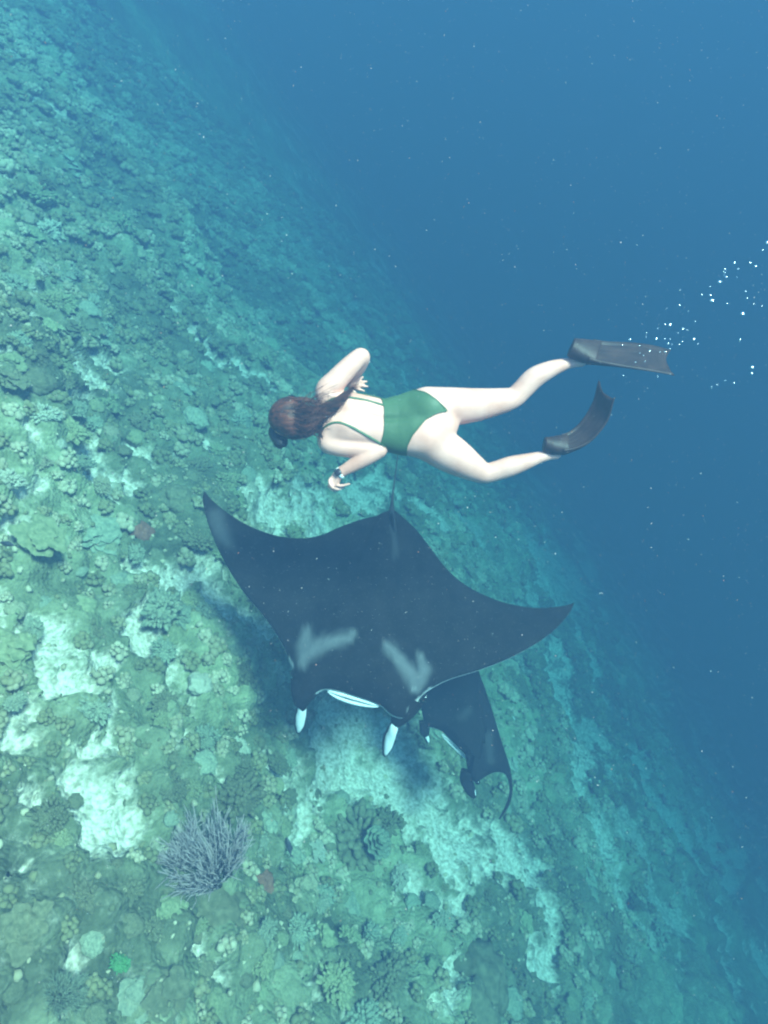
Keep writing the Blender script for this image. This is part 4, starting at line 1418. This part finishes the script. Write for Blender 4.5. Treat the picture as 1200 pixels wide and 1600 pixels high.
    for _ in range(900):
        # strands gathered from the crown towards the tail
        ang = g.uniform(-1.5, 1.5)
        s0 = hc + hdir * (0.105 * math.cos(ang)) + ldir * (0.09 * math.sin(ang)) - fdir * g.uniform(-0.02, 0.06)
        m0 = C(478 + g.normal(0, 4), 656 + g.normal(0, 9), 0.108 + g.normal(0, .012))
        e0 = C(500 + g.normal(0, 4), 645 + g.normal(0, 5), 0.108 + g.normal(0, .008))
        e1 = C(519 + g.normal(0, 4), 635 + g.normal(0, 4.0), 0.116 + g.normal(0, .006))
        e2 = C(538 + g.normal(0, 9), 0.5 * g.normal(0, 5) + 619, 0.112 + g.normal(0, .005))
        e2[1] += (538 - (600 + e2[0] / MM)) * 0.0 + ((600 + e2[0] / MM) - 538) * 0.8 * MM
        cc = catmull([s0, m0, e0, e1, e2], 9)
        st.tube(cc, [0.0013, 0.0015, 0.0016, 0.0016, 0.0016, 0.0015, 0.0013, 0.0010, 0.0004], 4, False)
    for _ in range(130):
        s0 = C(470 + g.normal(0, 12), 652 + g.normal(0, 14), 0.098 + g.normal(0, .012)); m0 = s0 + np.array((0.06, 0.02, 0.012)) + g.normal(0, .018, 3); e0 = m0 + np.array((0.05, 0.02, -0.01)) + g.normal(0, .03, 3)
        st.tube(catmull([s0, m0, e0], 7), [0.0009] * 6 + [0.0003], 4, False)
    for _ in range(70):
        s0 = C(484 + g.normal(0, 5), 668 + g.normal(0, 5), 0.075 + g.normal(0, .01)); m0 = C(494 + g.normal(0, 3), 671 + g.normal(0, 5), 0.07); e0 = C(501 + g.normal(0, 5), 668 + g.normal(0, 9), 0.065 + g.normal(0, .01))
        st.tube(catmull([s0, m0, e0], 6), [0.0022] * 5 + [0.0006], 4, False)
    for _ in range(60):
        o0 = g.normal(0, 1.2, 2)
        cc = catmull([C(452 + o0[0], 630 + o0[1], .07), C(462 + o0[0], 623.5 + o0[1], .085), (C(478 + o0[0], 624 + o0[1], .09)), C(494 + o0[0], 630 + o0[1], .09), C(506 + o0[0], 638 + o0[1], .095)], 9)
        st.tube(cc, [0.0026] * 9, 4, False)
    so = mb_part("strand", st, hair_mat, hair)
    tag(so, kind="stuff")

    # --- diving mask
    black = plain("black_rubber", (0.012, 0.012, 0.014), 0.45, 0.4)
    glass = plain("mask_glass", (0.10, 0.13, 0.14), 0.03, 0.8)
    mc = hc + fdir * 0.118 + hdir * 0.012
    MF = Field(mc - 0.14, mc + 0.14, 0.006)
    MF.ellipsoid(mc, (fdir, hdir, ldir), (0.036, 0.048, 0.082), 0)
    MF.ellipsoid(mc - hdir * 0.035 + fdir * 0.008, (fdir, hdir, ldir), (0.026, 0.026, 0.022), 0.015)
    mv, mq = MF.mesh()
    mask = part("dive_mask", relax(mv, mq, 2, 0.4), mq, black)
    b_ = MB()
    ring = []
    for k in range(48):
        t = k / 48 * 2 * math.pi
        p = hc - fdir * 0.004 + hdir * 0.022 + fdir * (0.112 * math.cos(t)) + ldir * (0.100 * math.sin(t))
        ring.append(p)
    vs, fs = [], []
    for p in ring:
        out = unit(p - hc - hdir * ((p - hc) @ hdir))
        for (a_, c_) in ((0.004, 0.013), (0.004, -0.013), (-0.003, -0.013), (-0.003, 0.013)):
            vs.append(p + out * a_ + hdir * c_)
    for k in range(48):
        j = (k + 1) % 48
        for i in range(4):
            fs.append((k * 4 + i, k * 4 + (i + 1) % 4, j * 4 + (i + 1) % 4, j * 4 + i))
    b_.add(vs, fs)
    mb_part("mask_strap", b_, black, mask)
    for s in (-1, 1):
        b_ = MB()
        c0 = mc + fdir * 0.030 + ldir * s * 0.038
        vs = [c0 + fdir * 0.006] + [c0 + ldir * 0.031 * math.cos(q) + hdir * 0.026 * math.sin(q) for q in np.linspace(0, 2 * math.pi, 20, endpoint=False)]
        b_.add(vs, [(0, i + 1, (i + 1) % 20 + 1) for i in range(20)])
        mb_part("lens", b_, glass, mask)

    # --- wristwatch
    wrist, fore = C(530.5, 739.5, .008), C(550, 728, .02)
    wax = unit(fore - wrist)
    wc = wrist + wax * 0.002
    face_n = unit(np.array((-0.25, 0.05, 1.0)) - wax * (np.array((-0.25, 0.05, 1.0)) @ wax))
    sd = np.cross(wax, face_n)
    white_band = plain("white_watch_band", (0.80, 0.78, 0.76), 0.5, 0.4)
    b_ = MB()
    vs, fs = [], []
    for k in range(36):
        t = k / 36 * 2 * math.pi
        r = sd * math.cos(t) + face_n * math.sin(t)
        for (a_, c_) in ((0.0305, 0.010), (0.0305, -0.010), (0.024, -0.010), (0.024, 0.010)):
            vs.append(wc + r * a_ + wax * c_)
    for k in range(36):
        j = (k + 1) % 36
        for i in range(4):
            fs.append((k * 4 + i, k * 4 + (i + 1) % 4, j * 4 + (i + 1) % 4, j * 4 + i))
    b_.add(vs, fs)
    band = mb_part("wristwatch", b_, white_band)
    b_ = MB()
    vs, fs = [], []
    c0 = wc + face_n * 0.030
    for z, k in ((0.0, 0.017), (0.007, 0.018), (0.010, 0.0155)):
        for q in range(16):
            t = (q + 0.5) / 16 * 2 * math.pi
            cs_, sn2 = math.cos(t), math.sin(t)
            rr = k / max(abs(cs_), abs(sn2)) ** 0.75
            vs.append(c0 + face_n * z + sd * rr * cs_ + wax * rr * sn2)
    for r in range(2):
        for q in range(16):
            fs.append((r * 16 + q, r * 16 + (q + 1) % 16, (r + 1) * 16 + (q + 1) % 16, (r + 1) * 16 + q))
    fs.append(tuple(32 + q for q in range(16)))
    b_.add(vs, fs)
    mb_part("watch_face", b_, plain("watch_glass", (0.03, 0.022, 0.028), 0.3, 0.4), band)

    # --- fins
    rub = mottled("black_fin_rubber", (0.024, 0.010, 0.007), (0.046, 0.021, 0.015), 18, 0.55, 0.2, 90, 0, 0.35, 0.003)

    def fin(edge_a, edge_b, thick, split, tip):
        NA, NT = 46, 17
        A = catmull([C(*p) for p in edge_a], NA); B = catmull([C(*p) for p in edge_b], NA)
        s = np.linspace(0, 1, NA)
        th = np.interp(s, np.linspace(0, 1, len(thick)), thick)
        mid = (A + B) / 2
        tan = np.gradient(mid, axis=0); tan /= np.linalg.norm(tan, axis=1, keepdims=True)
        lat = (B - A) / 2
        nor = np.cross(tan, lat); nor /= np.linalg.norm(nor, axis=1, keepdims=True)
        nor = np.where((nor[:, 2:3] < 0), -nor, nor)
        t = np.linspace(-1, 1, NT)
        root = link("swim_fin", None, None, body)
        def piece(name, i0, i1, pocket):
            vs, fs = [], []
            K = 2 * NT - 2
            for i in range(i0, i1):
                rows = []
                for sgn, order in ((1, range(NT)), (-1, range(NT - 2, 0, -1))):
                    for k in order:
                        tt = t[k]
                        if pocket:
                            hgt = math.sqrt(max(0.0, 1 - tt * tt)) * 1.0 + 0.12
                        else:
                            rail = sstep(0.80, 0.90, abs(tt)) * 0.75 * (1 - 0.5 * s[i])
                            rib = 0.12 * (math.exp(-((abs(tt) - 0.42) / 0.07) ** 2)) * (1 - sstep(0.72, 0.80, s[i])) + 0.10 * math.exp(-(tt / 0.06) ** 2)
                            hgt = (0.28 + rail + rib) * (1 - 0.55 * sstep(0.93, 1.0, abs(tt)))
                        p = mid[i] + lat[i] * tt + nor[i] * sgn * th[i] * hgt
                        if not pocket:
                            p = p + tan[i] * tip * (abs(tt) ** 2.2 - 0.35) * sstep(0.75, 1.0, s[i])
                        rows.append(p)
                vs += rows
            n = i1 - i0
            for i in range(n - 1):
                for k in range(K):
                    k2 = (k + 1) % K
                    fs.append((i * K + k, i * K + k2, (i + 1) * K + k2, (i + 1) * K + k))
            fs.append(tuple(range(K))[::-1]); fs.append(tuple((n - 1) * K + k for k in range(K)))
            b_ = MB(); b_.add(vs, fs)
            return mb_part(name, b_, rub, root)
        k = int(split * NA)
        piece("foot_pocket", 0, k + 3, True)
        piece("blade", k - 2, NA, False)
        return root
    fin([(895, 533, -.035), (912, 533, -.040), (940, 535, -.055), (985, 536, -.075), (1020, 540, -.08), (1042, 546, -.085)],
        [(889, 552, .02), (905, 562, .025), (930, 568, .045), (975, 575, .065), (1015, 581, .07), (1047, 586, .07)],
        [0.040, 0.042, 0.036, 0.022, 0.014, 0.012, 0.010, 0.008], 0.36, 0.035)
    fin([(849, 688, -.055), (865, 684, -.06), (886, 678, -.065), (908, 659, -.065), (926, 629, -.05), (934, 600, -.02)],
        [(851, 702, -.01), (868, 708, -.005), (891, 706, .0), (922, 692, .02), (949, 661, .05), (960, 628, .09)],
        [0.038, 0.040, 0.036, 0.022, 0.014, 0.012, 0.010, 0.008], 0.36, 0.035)
    return body


build_person()


# ------------------------------------------------------------------ small fish over the reef
def fish(px, py, above, length, heading, col, label):
    a, b, p, t = hit(px, py)
    c = ray(px, py) * (t - above)
    hd = unit(CAM_R * heading[0] + CAM_U * heading[1]); up = unit(NRM - hd * (NRM @ hd)); lat = np.cross(hd, up)
    root = link("reef_fish", None); root.location = c
    tag(root, label, "fish")
    mat = mottled("fish_skin_" + label.split()[0], col, tuple(min(1, q * 1.6) for q in col), 20, 0.4, 0.1, 60, 0, 0.4, 0.002)
    t_ = np.linspace(0, 1, 14)
    h = length * (0.17 * np.sin(np.pi * t_ ** 0.75) + 0.012)
    b_ = MB()
    b_.tube([hd * length * (0.5 - q) for q in t_], h, 10, True, 0.5, lat)
    b_.build("body", mat, root)
    for nm, pts in (("tail_fin", [(-0.46, 0.0), (-0.66, 0.17), (-0.58, 0.0), (-0.66, -0.17)]), ("dorsal_fin", [(0.18, 0.13), (-0.05, 0.25), (-0.30, 0.14), (-0.05, 0.10)])):
        vs = [hd * length * x + up * length * y + lat * length * s_ for s_ in (-0.008, 0.008) for x, y in pts]
        b_ = MB(); b_.add(vs, [(0, 1, 2, 3), (7, 6, 5, 4), (0, 4, 5, 1), (1, 5, 6, 2), (2, 6, 7, 3), (3, 7, 4, 0)])
        b_.build(nm, mat, root, False)
    for s_ in (-1, 1):
        b_ = MB()
        e0 = hd * length * 0.36 + up * length * 0.03 + lat * s_ * length * 0.05
        b_.tube([e0 + lat * q * length * 0.02 for q in (-1, -0.4, 0.4, 1)], [0.004 * length * 4, 0.03 * length, 0.03 * length, 0.016 * length], 8)
        b_.build("eye", MAT_EYE, root)


fish(451, 1322, 0.25, 0.13, (-0.25, 0.97), (0.04, 0.04, 0.045), "dark slender reef fish beside the round cauliflower coral")
fish(12, 850, 0.25, 0.10, (-1.0, 0.2), (0.03, 0.03, 0.035), "small black reef fish over the olive shelf coral")
fish(803, 1122, 0.3, 0.05, (0.5, -0.8), (0.6, 0.6, 0.55), "tiny pale fish beyond the smaller manta's wing")

# ------------------------------------------------------------------ air bubbles behind the fins
MAT_BUBBLE = plain("silvery_air_bubble", (0.95, 0.96, 0.97), 0.22, 0.5, Metallic=1.0)
BUB = [(400, 770, 3), (505, 800, 2), (300, 800, 1.4), (290, 885, 2.4), (595, 885, 2.6), (75, 890, 2.2), (360, 885, 1.5), (400, 885, 1.2), (385, 925, 1.9), (475, 930, 1.4), (630, 925, 1.5),
       (415, 930, 1.2), (205, 870, 1.3), (210, 838, 1.0), (480, 610, 1.4), (660, 525, 1.8), (728, 528, 2.2), (742, 572, 3.8), (805, 420, 3.4), (858, 380, 2.4), (850, 318, 2.0), (925, 265, 2.4),
       (955, 315, 1.8), (1055, 265, 2.2), (1100, 293, 2.6), (1155, 160, 1.6), (1195, 100, 3.8), (1015, 495, 1.6), (1030, 552, 1.6), (992, 678, 3.8), (1070, 1115, 3.2), (1068, 1165, 2.4),
       (850, 1225, 1.5), (920, 1243, 1.4), (970, 893, 1.3), (605, 740, 1.3), (540, 810, 1.2), (150, 940, 1.1), (235, 978, 1.5), (320, 990, 1.2), (360, 990, 1.5), (185, 1020, 1.1), (155, 1000, 1.0),
       (195, 1070, 1.1), (120, 1075, 1.2), (20, 1182, 1.3), (300, 1190, 1.1), (400, 965, 1.2), (485, 485, 1.2), (360, 765, 1.1), (740, 1275, 1.4), (785, 1260, 1.4), (375, 635, 1.0), (550, 660, 1.0),
       (15, 935, 1.2), (725, 458, 1.2), (865, 592, 1.2), (945, 383, 1.0), (845, 345, 1.3), (840, 365, 1.0), (1150, 615, 1.2), (1085, 595, 1.1), (465, 835, 1.0), (500, 905, 1.0)]
bub_me = None
BIG = {17: "large bright air bubble lowest in the chain rising past the fin", 18: "large bright air bubble midway up the rising chain", 26: "large air bubble at the picture's side edge, top of the trail",
       29: "large lone bright air bubble apart from the chain", 30: "larger of two air bubbles rising below the trail", 0: "bright air bubble topmost of those just over the fin blade"}
bv, bf = ICO2
bub_me = mesh_from("air_bubble", bv, bf)
bub_me.materials.append(MAT_BUBBLE)
for k, (zx, zy, r) in enumerate(BUB):
    x, y = 970 + zx / 5.217, 360 + zy / 5.217
    dep = 3.05 + 0.25 * rng.random()
    o = link("air_bubble", bub_me)
    o.location = Vector(at(x, y, dep))
    rad = r * 0.80 * dep / F_PX
    o.scale = (rad * 1.1, rad * 1.1, rad * 0.85)
    if k in BIG:
        tag(o, BIG[k], "bubble", "air bubbles behind the fins")
    elif zy > 900 and zx < 440:
        tag(o, "tiny silvery air bubble close against the swimmer's upper fin blade", "bubble", "tiny bubbles against the fin")
    elif zy > 560:
        tag(o, "tiny silvery air bubble loose in the water behind the fins", "bubble", "tiny bubbles behind the fins")
    else:
        tag(o, "small silvery air bubble in the rising chain above the fin", "bubble", "bubbles in the rising chain")

# ------------------------------------------------------------------ specks drifting in the water
pv_, pf_, pn = [], [], 0
iv, jf = ICO1
pt = []
for k in range(6500):
    dep = 0.8 + 3.4 * rng.random() ** 0.7
    x, y = rng.uniform(-150, 1350), rng.uniform(-150, 1750)
    c = at(x, y, dep)
    r = (0.25 + 0.48 * rng.random() ** 8) * 1.05 * dep / F_PX
    q = iv * r
    ax = unit(rng.normal(0, 1, 3))
    q = q + np.outer(q @ ax, ax) * (2.0 * rng.random() ** 2)
    pv_.append(q + c); pf_.append(jf + pn); pn += len(iv)
    pt.append(np.full(len(iv), rng.random()))
me = mesh_from("drifting_specks", np.vstack(pv_), np.vstack(pf_))
attr(me, "tone", np.concatenate(pt))
m, nt, bs = new_mat("plankton")
ta = N(nt, "ShaderNodeAttribute"); ta.attribute_name = "tone"
rp = N(nt, "ShaderNodeValToRGB")
rp.color_ramp.elements[0].position = 0.05; rp.color_ramp.elements[0].color = (0.55, 0.22, 0.12, 1)
rp.color_ramp.elements[1].position = 0.12; rp.color_ramp.elements[1].color = (0.37, 0.37, 0.35, 1)
nt.links.new(ta.outputs["Fac"], rp.inputs[0]); nt.links.new(rp.outputs[0], bs.inputs["Base Color"])
bs.inputs["Roughness"].default_value = 0.7
o = link("drifting_specks", me, m)
tag(o, "pale specks of plankton drifting in the water", None, None, "stuff")
